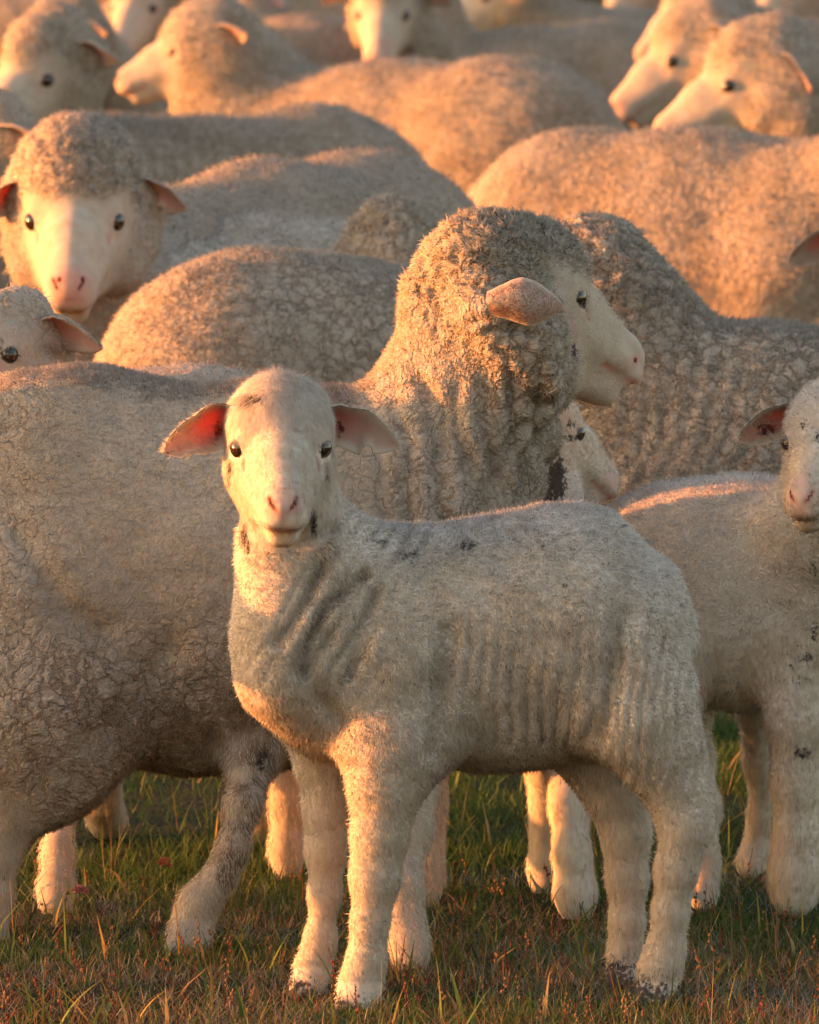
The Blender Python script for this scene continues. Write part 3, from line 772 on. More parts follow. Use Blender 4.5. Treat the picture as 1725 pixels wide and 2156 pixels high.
# ================================================================== large front ewe
def build_front_ewe():
    B = Body(8.45)
    B.chain([(90, 1165, 350, 0.03), (165, 1165, 366, 0.02), (440, 1228, 360, 0.0), (700, 1184, 362, 0.0), (865, 1120, 245, 0.0), (895, 1085, 175, -0.02)], 0.07, 0.72)
    B.chain([(905, 1010, 178, -0.0), (978, 870, 156, 0.0), (1020, 760, 166, 0.0), (1050, 650, 144, 0.0), (1105, 590, 108, 0.01)], 0.06, 0.8)
    B.chain([(980, 1000, 62, -0.01), (1040, 890, 56, 0.0), (1075, 820, 60, 0.0)], 0.03, 0.9)
    # near hind leg, woolly
    B.chain([(110, 1330, 255, -0.06), (110, 1480, 190, -0.08), (70, 1600, 125, -0.08), (12, 1700, 72, -0.09)], 0.06, 0.7)
    B.chain([(12, 1700, 66, -0.09), (-5, 1790, 48, -0.09), (-14, 1890, 38, -0.09), (-16, 2000, 36, -0.09), (-22, 2090, 42, -0.09)], 0.02, 0.9, (0.3, 0, 0, 0))
    # lower belly
    B.chain([(330, 1400, 175, 0.0), (560, 1420, 165, 0.0)], 0.06, 0.8)
    # stepping brown leg
    B.chain([(545, 1480, 90, 0.0), (528, 1600, 50, -0.08), (512, 1700, 38, -0.13)], 0.03, 0.9, (0.35, 0, 0, 0))
    B.chain([(512, 1700, 37, -0.13), (490, 1790, 31, -0.15), (462, 1850, 32, -0.16), (418, 1905, 40, -0.165), (398, 1955, 41, -0.17)], 0.02, 0.9, (0.1, 0, 0, 0))
    B.chain([(385, 1975, 36, -0.18), (360, 2010, 26, -0.185)], 0.012, 1, (0, 0, 0.35, 0))
    B.chain([(425, 1975, 30, -0.18), (425, 2010, 26, -0.185)], 0.012, 1, (0, 0, 0.2, 0))
    # front legs
    B.chain([(880, 1350, 130, -0.06), (880, 1550, 70, -0.1), (858, 1750, 44, -0.2), (845, 1880, 36, -0.28), (850, 1960, 36, -0.3), (862, 2010, 34, -0.32), (868, 2040, 30, -0.33)], 0.03, 0.9, (0.1, 0, 0, 0))
    B.chain([(920, 1350, 130, 0.1), (900, 1550, 60, 0.16), (893, 1700, 38, 0.18), (888, 1800, 34, 0.18), (888, 1860, 36, 0.18), (890, 1900, 34, 0.175)], 0.03, 0.9, (0.1, 0, 0, 0))
    H = add_head(B, (1054, 624, -0.02), 41, -12, 0, 1.15, pinknose=0.15, woolly=0.45, stout=1.0)
    B.chain([(1130, 735, 46, -0.08), (1150, 790, 44, -0.07)], 0.02, 1.0)
    B.locks = [(P(1110, 560, 8.4), 0.115), (P(980, 600, 8.4), 0.08), (P(1050, 640, 8.3), 0.07)]
    def disp(V, N, T):
        u, v = toUV(V)
        q = V - np.array([0, 8.4, 0])
        wob = fbm(q * 7, 21, 2) * 30
        near = V[:, 1] < 8.5
        d = np.zeros(len(V))
        for pts, wd, dp in (([(1190, 880), (1120, 960), (1095, 1060)], 16, 0.016), ([(1110, 900), (1040, 980), (1020, 1080)], 18, 0.012),
                            ([(880, 800), (930, 860), (930, 950)], 16, 0.010), ([(215, 1560), (300, 1440), (350, 1370)], 40, 0.009),
                            ([(30, 1120), (130, 1280), (210, 1330)], 30, 0.008),
                            ([(1070, 690), (1120, 700)], 14, 0.010)):
            d -= dp * np.exp(-(seg_d(u + wob * 0.4, v, pts) / wd) ** 2) * near
        m = sstep(700, 900, u) * sstep(700, 850, v) * (1 - sstep(1100, 1200, v)) * sstep(-0.4, 0.4, vnoise(q * 9, 5))
        d += (np.abs(np.sin(math.pi * (u * 0.95 - v * 0.18 + wob * 1.5) / 58)) - 0.6) * 0.0095 * m
        return d * np.clip(T[:, 0], 0, 1)
    def paint(V, N, T, T2):
        u, v = toUV(V)
        T2[:, 0] = T[:, 0] * np.clip(0.35 + 0.65 * sstep(650, 950, u) + 0.65 * sstep(1250, 1450, v) + 0.35 * (1 - sstep(0, 160, u)), 0, 1)
        m = np.zeros(len(V))
        for pts, wd, a in (([(250, 1520), (560, 1540)], 90, 0.85), ([(0, 1660), (60, 1600)], 40, 0.8)):
            m = np.maximum(m, a * np.exp(-(seg_d(u, v, pts) / wd) ** 2))
        # brown shin
        leg = np.exp(-(seg_d(u, v, [(545, 1590), (515, 1720), (480, 1840)]) / 50) ** 2) * (T[:, 0] < 0.8) * (V[:, 1] < 8.5)
        T2[:, 1] = np.maximum(m, leg * 1.2)
        mo = np.exp(-(seg_d(u, v, [(1252, 786), (1282, 796), (1310, 808), (1334, 808)]) / 5.0) ** 2) * 0.85 * (V[:, 1] < 8.45)
        cr = np.exp(-(seg_d(u, v, [(1196, 652), (1212, 690), (1216, 730)]) / 5.0) ** 2) * 0.35 * (V[:, 1] < 8.45)
        T[:, 1] = np.maximum(T[:, 1], np.maximum(mo, cr) * (T[:, 0] < 0.5))
        blob(V, T, 2, [(1210, 738, 5, 20, 0.9), (555, 1600, 24, 40, 0.6)], 8.5)
        blob(V, T, 1, [(1341, 758, 8, 11, 1.0), (1337, 765, 20, 20, 0.3)], 8.7)
    def fib(V, F, N, T, base, o):
        w_ = T[:, 0]
        u, v = toUV(V)
        top = np.clip((640 - v) / 100, 0, 1) * (u > 800)
        front = np.clip(0.25 - N[:, 1], 0.0, 1)
        kw = np.clip(w_ * 1.5 - 0.5, 0, 1)
        legs_ = leg_fur(V, F, N, T, base, 40000, 14)
        return [fibres(V, F, N, T, base, 140000, 0.0042, 0.0008, 11, grain=0.26, keep=kw * (0.25 + 0.75 * (np.abs(N[:, 1]) < 0.5)), flow=(-0.1, 0, -0.5), lean=1.0, curl=0.5, clump=70, colour=(0.60, 0.51, 0.42)),
                fibres(V, F, N, T, base, 24000, 0.0045, 0.0010, 12, keep=kw * top, flow=(-0.2, 0, -0.3), lean=0.8, curl=0.9, clump=95, colour=(0.72, 0.62, 0.50), jit=0.2),
                fibres(V, F, N, T, base, 11000, 0.0065, 0.0018, 15, keep=kw * top, flow=(-0.3, 0, 0.0), lean=1.0, curl=1.3, clump=80, colour=(0.66, 0.57, 0.46), jit=0.10),
                fibres(V, F, N, T, base, 9000, 0.0022, 0.0004, 13, keep=np.clip(1 - w_ * 1.5, 0, 1) * (u > 1100) * (v < 900) * (u < 1310), flow=(0.8, 0, -0.4), lean=0.2, curl=0.1, clump=20, colour=(0.80, 0.67, 0.54), jit=0.12), legs_]
    ears = [(H, -1, dict(L=0.074, W=0.0205, open_=0, seed=11, basew=P(1056, 636, 8.285), dvec=(0.95, -0.20, 0.16), nvec=(0.5, 0.85, -0.1))), (H, 1, dict(swing=-10, drop=-10, L=0.04, W=0.02, seed=4))]
    return finish(B, 'ewe', 'large cracked-fleece ewe behind the front lamb with its head turned right in profile', 'sheep', GR, 0.0044, M['ewe_near'], [H], ears, disp, paint, sub=1, fib=fib, base=P(450, 1300, 8.45) * np.array([1, 1, 0]))

# ================================================================== generic
def simple_paint(cre=1.0, browning=None, dark=None, pink=None, Yc=None):
    def f(V, N, T, T2):
        T2[:, 0] = T[:, 0] * cre
        if browning: blob(V, T2, 1, browning)
        if dark: blob(V, T, 2, dark, Yc)
        if pink: blob(V, T, 1, pink, Yc)
    return f
def simple_fib(n, L, wd=0.0012, seed=0, colour=(0.70, 0.60, 0.49), curl=0.6, clump=50, legs=0, face=0):
    def f(V, F, N, T, base, o):
        k = np.clip(T[:, 0] * 1.4 - 0.3 if not (legs and face) else T[:, 0] * 1.4 + 0.35, 0, 1) * (N[:, 2] > (-0.2 if not legs else -2)) * (V[:, 2] > (0.3 if not legs else 0.16)) * (T[:, 1] < 0.3)
        out = [fibres(V, F, N, T, base, n, L, wd, seed, keep=k, flow=(-0.1, 0, -0.5), lean=1.0, curl=curl, clump=clump, colour=colour)]
        if legs: out.append(leg_fur(V, F, N, T, base, legs, seed + 300))
        if face:
            kf = np.clip(1.0 - T[:, 0] * 1.5, 0, 1) * (V[:, 2] > 0.42) * (T[:, 1] < 0.3) * (T[:, 2] < 0.25)
            out.append(fibres(V, F, N, T, base, face, 0.003, 0.0006, seed + 400, keep=kf, flow=(0, -0.5, -0.6), lean=0.25, curl=0.15, clump=25, colour=(0.82, 0.71, 0.60), jit=0.2))
        return out
    return f

def sheep(label, Y0, torso, neck=(), head=None, ears=((1, {}), (-1, {})), legs=(), autol=(), extra=(), h=0.010, mat='far', cat='sheep', name='sheep', sy=0.78, fib=None, paint=None, disp=None, sub=0, k=0.07, headkw=None, group=GR, locks=()):
    B = Body(Y0)
    B.chain(torso, k, sy)
    if neck: B.chain(neck, k * 0.8, 0.85)
    B.locks = [(P(a, b, Y0 + c), d) for a, b, c, d in locks]
    for e in extra: B.chain(e[0], 0.04, 0.9, e[1])
    for l in legs: B.chain(l, 0.02, 0.9, (0.1, 0, 0, 0))
    if autol: auto_legs(B, autol)
    Hs, es = [], []
    if head:
        H = add_head(B, *head, **(headkw or {}))
        Hs = [H]
        es = [(H, s, dict(kw, seed=int(abs(head[0][0])) % 97 + s)) for s, kw in ears]
    return finish(B, name, label, cat, group, h, M[mat], Hs, es, disp, paint or simple_paint(), sub=sub, fib=fib)
def want(k): return True
if want('L1'): build_front_lamb()
if want('E1'): build_front_ewe()

if want('L2'):
    sheep('dark-throated lamb with only its pink face showing under the front ewe chin', 8.66,
      [(930, 1320, 165, 0.06), (1090, 1290, 165, 0.05)], [(1090, 1260, 130, 0.05), (1130, 1080, 85, 0.0), (1140, 960, 62, 0.0)],
      ((1112, 900, 0.0), 41, -19, 0, 0.79), ears=((-1, dict(swing=-60, drop=0, L=0.06)), (1, dict(swing=-30, drop=0, L=0.08))),
      legs=[[(1150, 1400, 90, -0.02), (1195, 1600, 50, -0.05), (1200, 1700, 42, -0.08), (1205, 1800, 38, -0.1), (1212, 1880, 42, -0.1), (1215, 1915, 38, -0.1)],
            [(1140, 1400, 80, 0.1), (1150, 1600, 45, 0.12), (1150, 1830, 36, 0.12), (1152, 1880, 36, 0.12)],
            [(900, 1400, 90, 0.0), (860, 1540, 45, 0.0), (880, 1700, 34, 0.0), (880, 1900, 34, 0.0)], [(910, 1400, 90, 0.14), (900, 1540, 45, 0.14), (905, 1860, 34, 0.14)]],
      h=0.0045, mat='lamb', cat='lamb', name='lamb', headkw=dict(lamb=True, pinknose=0.5),
      paint=simple_paint(0.5, dark=[(1172, 1010, 26, 60, 0.9), (1205, 893, 16, 10, 0.7), (1150, 1040, 40, 40, 0.8), (1205, 922, 26, 7, 0.8)], pink=[(1290, 1010, 20, 22, 0.4)]),
      fib=simple_fib(9000, 0.004, 0.0008, 21, (0.72, 0.64, 0.56), legs=16000, face=9000))
if want('L3'):
    B_ = [(1400, 1235, 200, 0.03), (1520, 1240, 208, 0.02), (1640, 1255, 200, 0.0), (1740, 1280, 180, -0.02)]
    sheep('white lamb cut by the right edge, with a sunlit chest and black-spotted legs', 8.62, B_,
      [(1720, 1220, 150, -0.04), (1745, 1090, 105, -0.1), (1750, 990, 80, -0.13)],
      ((1754, 925, -0.14), -107, -12, 0, 0.83), ears=((1, dict(swing=-8, drop=-8, L=0.085)), (-1, dict(swing=30, drop=-2, L=0.104, W=0.028, open_=10))),
      legs=[[(1680, 1400, 110, -0.05), (1680, 1520, 62, -0.08), (1678, 1650, 50, -0.08), (1676, 1760, 45, -0.08), (1672, 1840, 50, -0.08), (1672, 1885, 52, -0.08)],
            [(1600, 1380, 70, 0.1), (1590, 1480, 38, 0.2), (1602, 1600, 33, 0.24), (1608, 1720, 30, 0.26), (1600, 1790, 32, 0.26), (1580, 1820, 34, 0.25)],
            [(1430, 1380, 110, 0.06), (1455, 1480, 42, 0.06), (1462, 1600, 36, 0.05), (1480, 1700, 34, 0.02), (1478, 1820, 34, 0.0), (1482, 1890, 34, -0.02)],
            [(1400, 1380, 110, -0.04), (1420, 1560, 55, -0.05), (1440, 1720, 40, -0.05), (1430, 1880, 32, -0.05)]],
      h=0.0038, mat='lamb', cat='lamb', name='lamb', headkw=dict(lamb=True, pinknose=0.6),
      paint=simple_paint(0.6, dark=[(1690, 895, 10, 12, 0.6), (1615, 905, 26, 16, 0.75), (1640, 940, 30, 10, 0.6), (1722, 925, 8, 22, 0.6), (1690, 1585, 24, 12, 0.7), (1716, 1330, 10, 30, 0.62), (1700, 1385, 18, 14, 0.6), (1665, 1400, 8, 8, 0.6), (1680, 1430, 20, 16, 0.45), (1545, 1210, 5, 6, 0.5), (1715, 1200, 8, 30, 0.6)], pink=[(1690, 1015, 20, 20, 0.5), (1476, 1455, 26, 14, 0.5)]),
      fib=simple_fib(60000, 0.004, 0.0007, 22, (0.85, 0.76, 0.67), legs=40000, face=12000))
if want('E7'):
    sheep('floppy-eared sheep at the left edge, its eye and dark ear above the ewe rump', 8.95,
      [(150, 1080, 270, 0.05), (300, 1090, 280, 0.05), (432, 1045, 274, 0.05)], [(60, 980, 180, 0.0), (-10, 880, 110, -0.05), (-20, 800, 80, -0.05)],
      ((12, 735, -0.08), -124, -14, 0, 0.84), ears=((1, dict(swing=-12, drop=-6, L=0.10, W=0.028)), (-1, {})),
      legs=[[(150, 1350, 130, -0.05), (125, 1560, 60, -0.1), (124, 1700, 38, -0.2), (122, 1800, 33, -0.3), (118, 1870, 38, -0.34), (118, 1910, 44, -0.36)],
            [(620, 1300, 110, 0.0), (608, 1560, 50, -0.06), (608, 1700, 38, -0.07), (604, 1790, 36, -0.08), (606, 1840, 34, -0.09)],
            [(190, 1350, 110, 0.15), (215, 1600, 52, 0.2), (212, 1680, 40, 0.25), (225, 1730, 46, 0.3)],
            [(520, 1300, 100, 0.15), (555, 1600, 44, 0.2), (556, 1700, 34, 0.22), (548, 1750, 40, 0.24)]],
      headkw=dict(woolly=0.6), h=0.006, mat='ewe', paint=simple_paint(0.7, browning=[(122, 742, 46, 26, 0.9)], dark=[(0, 730, 10, 30, 0.7)]),
      fib=simple_fib(9000, 0.008, 0.0011, 23, (0.72, 0.6, 0.52), legs=30000, face=4000))
if want('E3'):
    def d3(V, N, T):
        u, v = toUV(V); q = V - np.array([0, 9.3, 0])
        wob = fbm(q * 8, 31, 3) * 70
        return (np.abs(np.sin(math.pi * (u + (v - 900) * 0.25 + wob) / 50)) - 0.6) * 0.004 * sstep(700, 800, v) * T[:, 0] * sstep(-0.5, 0.3, vnoise(q * 14, 9))
    def f3(V, F, N, T, base, o):
        u, v = toUV(V)
        k = np.clip(T[:, 0] * 1.4 - 0.3, 0, 1)
        return [fibres(V, F, N, T, base, 12000, 0.0055, 0.0014, 24, keep=k * (v < 640), flow=(0.2, 0, -0.2), lean=1.0, curl=0.9, clump=60, colour=(0.62, 0.53, 0.44), jit=0.12),
                fibres(V, F, N, T, base, 80000, 0.006, 0.001, 25, keep=k * (v > 600) * (v < 1100), flow=(0, 0, -0.5), lean=1.0, curl=0.6, clump=60, colour=(0.60, 0.51, 0.42))]
    sheep('wavy-fleeced ewe behind the profile ewe, seen from behind, one pale ear out to the right', 9.35,
      [(1790, 1010, 300, 0.0), (1600, 1010, 298, 0.0), (1440, 1030, 260, 0.0), (1360, 1040, 215, 0.0)],
      [(1440, 900, 160, 0.0), (1350, 800, 160, 0.0), (1275, 690, 150, 0.02), (1215, 610, 135, 0.05)],
      ((1235, 640, 0.08), 118, -20, 0, 0.95), ears=((-1, dict(swing=-25, drop=-26, L=0.13, W=0.030, open_=30)), (1, {})),
      autol=[(1760, 1050, 0.0, 1, 180), (1400, 1080, 0.0, 0, 180)],
      h=0.0055, mat='ewe_near', sub=1, locks=[(1240, 600, 0.0, 0.10), (1330, 640, 0, 0.07)], disp=d3, fib=f3)
if want('E4'):
    sheep('ewe with a sunlit cracked rump in the middle left, behind the large front ewe', 10.3,
      [(470, 850, 262, -0.05), (520, 850, 298, -0.02), (720, 870, 296, 0.03), (900, 860, 284, 0.08)],
      [(930, 800, 190, 0.1), (1010, 730, 130, 0.12), (1050, 670, 110, 0.12)],
      ((1075, 640, 0.12), 20, -30, 0, 0.85), ears=((-1, dict(L=0.06)), (1, dict(L=0.06, swing=-30))),
      autol=[(470, 880, 0.0, 1, 0), (880, 880, 0.05, 0, 0)],
      h=0.006, mat='ewe', sub=1, fib=simple_fib(80000, 0.0055, 0.0011, 26))
if want('E5'):
    sheep('pale short-fleeced sheep lying low between the woolly-topped face and the sunlit rump', 11.2,
      [(400, 660, 150, -0.1), (500, 715, 250, 0.0), (680, 735, 258, 0.1), (760, 740, 235, 0.15)],
      [(370, 620, 100, -0.15), (330, 640, 90, -0.2), (290, 700, 70, -0.25)],
      autol=[(440, 760, 0.0, 0, 180), (720, 760, 0.1, 1, 180)],
      h=0.008, mat='pale', fib=simple_fib(40000, 0.005, 0.0014, 27, (0.76, 0.67, 0.57)))
if want('E5b'):
    sheep('small curly poll just visible between two pale backs left of the profile head', 10.85,
      [(890, 760, 150, 0.06), (1050, 740, 150, 0.12)], [(885, 690, 105, 0.04), (850, 600, 85, 0.0)],
      ((845, 560, 0.0), 50, -25, 0, 0.85), ears=((-1, dict(L=0.03)), (1, dict(L=0.03))),
      autol=[(900, 780, 0.06, 1, 10), (1050, 760, 0.12, 0, 10)], locks=[(845, 520, 0.0, 0.09)],
      h=0.006, mat='ewe', fib=simple_fib(30000, 0.007, 0.0014, 28))
if want('E6'):
    sheep('woolly-topped ewe facing the camera at left, one ear glowing red', 10.8,
      [(330, 640, 238, 0.40), (560, 618, 258, 0.65), (770, 590, 254, 0.9), (830, 590, 215, 0.95)],
      [(290, 640, 190, 0.3), (190, 650, 135, 0.1), (160, 560, 110, 0.02)],
      ((163, 452, 0.0), -91, -16, 0, 1.2), ears=((-1, dict(swing=24, drop=-4, L=0.095, W=0.024)), (1, dict(swing=-4, drop=-4, L=0.090, W=0.024, notch=True))),
      extra=[([(100, 640, 60, 0.06), (160, 730, 90, 0.06)], (1, 0, 0, 0)), ([(230, 640, 50, 0.06), (200, 720, 60, 0.06)], (1, 0, 0, 0))],
      autol=[(330, 660, 0.4, 0, 200), (780, 620, 0.9, 1, 200)],
      h=0.0055, mat='shorn', locks=[(160, 400, 0.0, 0.10)], fib=lambda V, F, N, T, base, o: [
          fibres(V, F, N, T, base, 12000, 0.0055, 0.0014, 29, keep=(T[:, 0] > 0.6) * (toUV(V)[1] < 440) * (toUV(V)[0] < 300) * 1.0, flow=(0, -0.2, 0.1), lean=1.0, curl=1.0, clump=60, colour=(0.74, 0.64, 0.54), jit=0.15),
          fibres(V, F, N, T, base, 30000, 0.007, 0.0014, 30, keep=(T[:, 0] > 0.6) * (N[:, 2] > -0.2) * 1.0, colour=(0.60, 0.51, 0.42))],
      headkw=dict(pinknose=0.6, woolly=1.12, stout=1.12),
      paint=simple_paint(0.7, pink=[(150, 592, 44, 36, 0.55), (124, 588, 10, 13, 1.0), (176, 588, 10, 13, 1.0), (150, 632, 32, 12, 0.8)], Yc=10.9))
if want('E18'):
    sheep('big ewe with gold patches of sun on its flank, filling the upper right', 13.6,
      [(1195, 560, 236, 0.12), (1230, 548, 256, 0.08), (1460, 552, 262, -0.02), (1700, 560, 262, -0.12)],
      [(1740, 520, 200, -0.15), (1840, 420, 150, -0.2), (1900, 350, 120, -0.2)],
      autol=[(1200, 600, 0.1, 1, -15), (1700, 600, -0.1, 0, -15)],
      h=0.009, mat='far', fib=simple_fib(26000, 0.008, 0.0016, 31, clump=30))
if want('E8'):
    sheep('dark-eared sheep at upper left, its shaded body stretching to the right', 15.2,
      [(250, 450, 208, 0.05), (440, 468, 205, 0.1), (660, 438, 202, 0.2), (730, 440, 190, 0.25)],
      [(225, 420, 150, 0.0), (120, 300, 95, -0.1), (105, 200, 80, -0.12)],
      ((92, 150, -0.12), -126, -24, 0, 1.2), ears=((1, dict(swing=-10, drop=0, L=0.095, W=0.03)), (-1, {})),
      autol=[(250, 470, 0.05, 0, 180), (700, 470, 0.2, 1, 180)],
      h=0.009, mat='far', fib=simple_fib(22000, 0.008, 0.0018, 32), paint=simple_paint(1, dark=[(112, 165, 10, 9, 0.6), (190, 150, 26, 14, 0.5)], Yc=15.3))
if want('S12'):
    sheep('grey woolly neck and pale ear at the far left edge above the camera-facing ewe', 13.0,
      [(-160, 560, 230, 0.1), (-330, 560, 240, 0.2)], [(-90, 500, 160, 0.05), (-40, 420, 90, 0.0), (-45, 350, 78, 0)],
      ((-42, 325, 0), 200, -30, 0, 1.0), ears=((1, dict(swing=-35, drop=-12, L=0.105, W=0.03)), (-1, {})),
      autol=[(-160, 580, 0.1, 0, 0), (-330, 580, 0.2, 1, 0)], h=0.009, mat='far', fib=simple_fib(6000, 0.009, 0.0018, 33))
if want('E9'):
    sheep('big ewe in left profile with a pink ear and a broad orange sunlit flank', 17.0,
      [(560, 335, 190, 0.18), (830, 342, 200, 0.0), (1060, 330, 196, -0.16), (1130, 330, 190, -0.2)],
      [(560, 300, 170, 0.18), (500, 180, 125, 0.16), (450, 100, 105, 0.14)],
      ((425, 105, 0.14), 178, -12, 0, 1.08), ears=((1, dict(swing=-50, drop=4, L=0.12, W=0.03, open_=30)), (-1, {})),
      extra=[([(420, 170, 62, 0.14), (415, 205, 60, 0.14)], (1, 0, 0, 0))],
      autol=[(560, 370, 0.18, 0, 160), (1100, 360, -0.18, 1, 160)],
      h=0.0095, mat='far', fib=simple_fib(22000, 0.009, 0.002, 34, clump=30))
if want('E10'):
    sheep('woolly head with a small orange-rimmed ear behind the dark-eared sheep, top left', 18.6,
      [(260, 300, 150, 0.5), (420, 330, 160, 0.8)], [(230, 220, 110, 0.3), (160, 120, 95, 0.05)],
      ((130, 88, 0.0), 205, -25, 0, 1.12), ears=((1, dict(swing=-30, drop=-8, L=0.09)), (-1, {})),
      autol=[(260, 330, 0.5, 0, 180), (420, 350, 0.8, 1, 180)], h=0.010, mat='far', fib=simple_fib(8000, 0.010, 0.002, 35))
if want('E11'):
    sheep('blurred face with a dark eye between two woolly heads at the top left', 20.5,
      [(330, 180, 150, 0.4), (420, 190, 150, 0.9)], [(320, 120, 90, 0.2), (300, 40, 72, 0)],
      ((300, 5, 0.0), -112, -25, 0, 1.15), autol=[(330, 200, 0.4, 0, -60), (420, 200, 0.9, 1, -60)], h=0.011, mat='far', fib=simple_fib(5000, 0.010, 0.002, 36))
if want('E12'):
    sheep('shaded back at the top centre, sloping up behind the profile ewe neck', 21.5,
      [(500, 170, 140, 0.1), (640, 190, 146, 0.0), (790, 190, 152, 0.1)], [(480, 120, 110, 0.1), (540, 40, 80, 0.15)],
      ((520, 10, 0.15), 60, -20, 0, 1.0),
      autol=[(520, 200, 0.1, 0, 180), (780, 210, 0.1, 1, 180)], h=0.011, mat='far', fib=simple_fib(6000, 0.010, 0.002, 37))
if want('E13'):
    sheep('pink-nosed ewe facing the camera at the top centre, half its face sunlit', 19.6,
      [(900, 290, 162, 0.35), (1060, 300, 172, 0.6)], [(880, 190, 110, 0.2), (860, 90, 76, 0.1), (830, 40, 70, 0.05)],
      ((812, 15, 0.0), -97, -28, 0, 1.2), ears=((1, dict(drop=-5)), (-1, dict(drop=-5))),
      autol=[(900, 300, 0.35, 0, -120), (1060, 310, 0.6, 1, -120)], h=0.010, mat='far', fib=simple_fib(8000, 0.009, 0.002, 38), headkw=dict(pinknose=0.9), paint=simple_paint(1, pink=[(812, 95, 18, 16, 0.6)]))
if want('E13b'):
    sheep('long shaded back with an orange ridge at the top, left of the pale profile heads', 21.3,
      [(930, 225, 140, 0.0), (1100, 218, 148, 0.05), (1290, 205, 150, 0.1), (1330, 215, 138, 0.1)], [(920, 180, 115, 0.0), (900, 60, 75, 0.0), (890, -20, 66, 0)],
      ((890, -50, 0.0), 195, -20, 0, 1.0),
      autol=[(930, 240, 0, 0, 180), (1300, 230, 0.1, 1, 180)], h=0.011, mat='far', fib=simple_fib(10000, 0.010, 0.002, 39))
if want('E14'):
    sheep('sheep in left profile cut by the top edge, its throat glowing orange', 24.0,
      [(1230, 140, 125, 0.0), (1400, 150, 130, 0.1)], [(1180, 90, 90, 0.0), (1120, 30, 68, 0), (1090, -20, 60, 0)],
      ((1065, -15, 0.0), 182, -22, 0, 1.25),
      autol=[(1220, 160, 0, 0, 180), (1420, 160, 0.1, 1, 180)], h=0.012, mat='far', fib=simple_fib(6000, 0.010, 0.002, 40))
if want('E15'):
    sheep('head in left profile with a woolly top and long pale muzzle, behind another profile head', 17.6,
      [(1700, 330, 180, 0.35), (1860, 330, 180, 0.4)], [(1640, 260, 130, 0.25), (1550, 150, 90, 0.05), (1520, 110, 78, 0)],
      ((1462, 112, 0.0), 190, -25, 0, 1.22), ears=((1, dict(swing=-30, drop=5, L=0.09)), (-1, {})),
      extra=[([(1475, 85, 60, 0.0), (1530, 90, 62, 0.0)], (1, 0, 0, 0))],
      autol=[(1700, 350, 0.35, 0, 180), (1860, 350, 0.4, 1, 180)], h=0.0095, mat='far', fib=simple_fib(8000, 0.010, 0.002, 41), paint=simple_paint(1, pink=[(1300, 218, 16, 14, 0.6)], dark=[(1455, 118, 14, 8, 0.5)]))
if want('E16'):
    sheep('right-hand profile head with a sunlit eye and folded pink ear, above the big ewe back', 15.8,
      [(1780, 430, 205, 0.2), (1980, 430, 210, 0.3)], [(1760, 330, 165, 0.1), (1690, 230, 120, 0.0), (1630, 170, 92, 0)],
      ((1592, 168, 0.0), 187, -19, 0, 1.25), ears=((1, dict(swing=-40, drop=-32, L=0.095, W=0.032, open_=15)), (-1, {})),
      extra=[([(1560, 135, 62, 0.0), (1620, 135, 66, 0.0)], (1, 0, 0, 0))],
      autol=[(1780, 450, 0.2, 0, 180), (1980, 450, 0.3, 1, 180)], h=0.009, mat='far', fib=simple_fib(9000, 0.010, 0.002, 42), paint=simple_paint(1, pink=[(1372, 272, 16, 12, 0.4)], dark=[(1555, 178, 12, 8, 0.5)]))
if want('E17'):
    sheep('woolly back and dark ear with an orange rim, behind the heads at the top right', 20.0,
      [(1640, 190, 155, 0.3), (1760, 210, 165, 0.3)], [(1560, 110, 110, 0.1), (1500, 60, 80, 0.0), (1480, 30, 70, 0)],
      ((1470, 12, 0.0), 200, -30, 0, 1.15), ears=((1, dict(swing=-50, drop=4, L=0.10)), (-1, {})),
      autol=[(1640, 210, 0.3, 0, 180), (1780, 230, 0.3, 1, 180)], h=0.011, mat='far', fib=simple_fib(7000, 0.010, 0.002, 43))
if want('E19'):
    sheep('blurred sunlit sheep head at the very top right corner', 25.0,
      [(1760, 130, 120, 0.3), (1880, 130, 120, 0.4)], [(1720, 80, 80, 0.1), (1690, 0, 60, 0)],
      ((1680, -25, 0.0), -150, -25, 0, 1.25), autol=[(1760, 140, 0.3, 0, 180), (1880, 140, 0.4, 1, 180)], h=0.012, mat='far')
    sheep('blurred pale cheek at the top edge, above the long pale muzzle', 26.0,
      [(1420, 90, 115, 0.3), (1540, 90, 118, 0.4)], [(1380, 40, 80, 0.1), (1360, -10, 60, 0)],
      ((1345, -35, 0.0), -140, -35, 0, 1.25), autol=[(1420, 100, 0.3, 0, 180), (1540, 100, 0.4, 1, 180)], h=0.012, mat='far')
    sheep('dim back across the very top, left of the pink-nosed ewe', 27.0,
      [(560, 50, 112, 0.1), (720, 60, 112, 0.1)], [(540, 20, 80, 0.1), (510, -40, 58, 0)],
      ((490, -60, 0.0), -170, -25, 0, 1.2), autol=[(570, 80, 0.1, 0, 180), (720, 80, 0.1, 1, 180)], h=0.013, mat='far')
    sheep('dim back in the very top left corner of the flock', 24.0,
      [(30, 100, 120, 0.1), (200, 110, 125, 0.1)], [(260, 60, 90, 0.1), (300, -10, 66, 0)],
      ((320, -40, 0.0), 10, -25, 0, 1.2), autol=[(40, 140, 0.1, 1, 0), (190, 140, 0.1, 0, 0)], h=0.013, mat='far')
    sheep('orange-lit back crossing the top edge right of the pink-nosed ewe', 28.0,
      [(950, 60, 105, 0.1), (1100, 60, 108, 0.1)], [(920, 20, 80, 0.1), (900, -40, 56, 0)],
      ((880, -60, 0.0), 190, -25, 0, 1.2), autol=[(960, 80, 0.1, 0, 180), (1100, 80, 0.1, 1, 180)], h=0.013, mat='far')
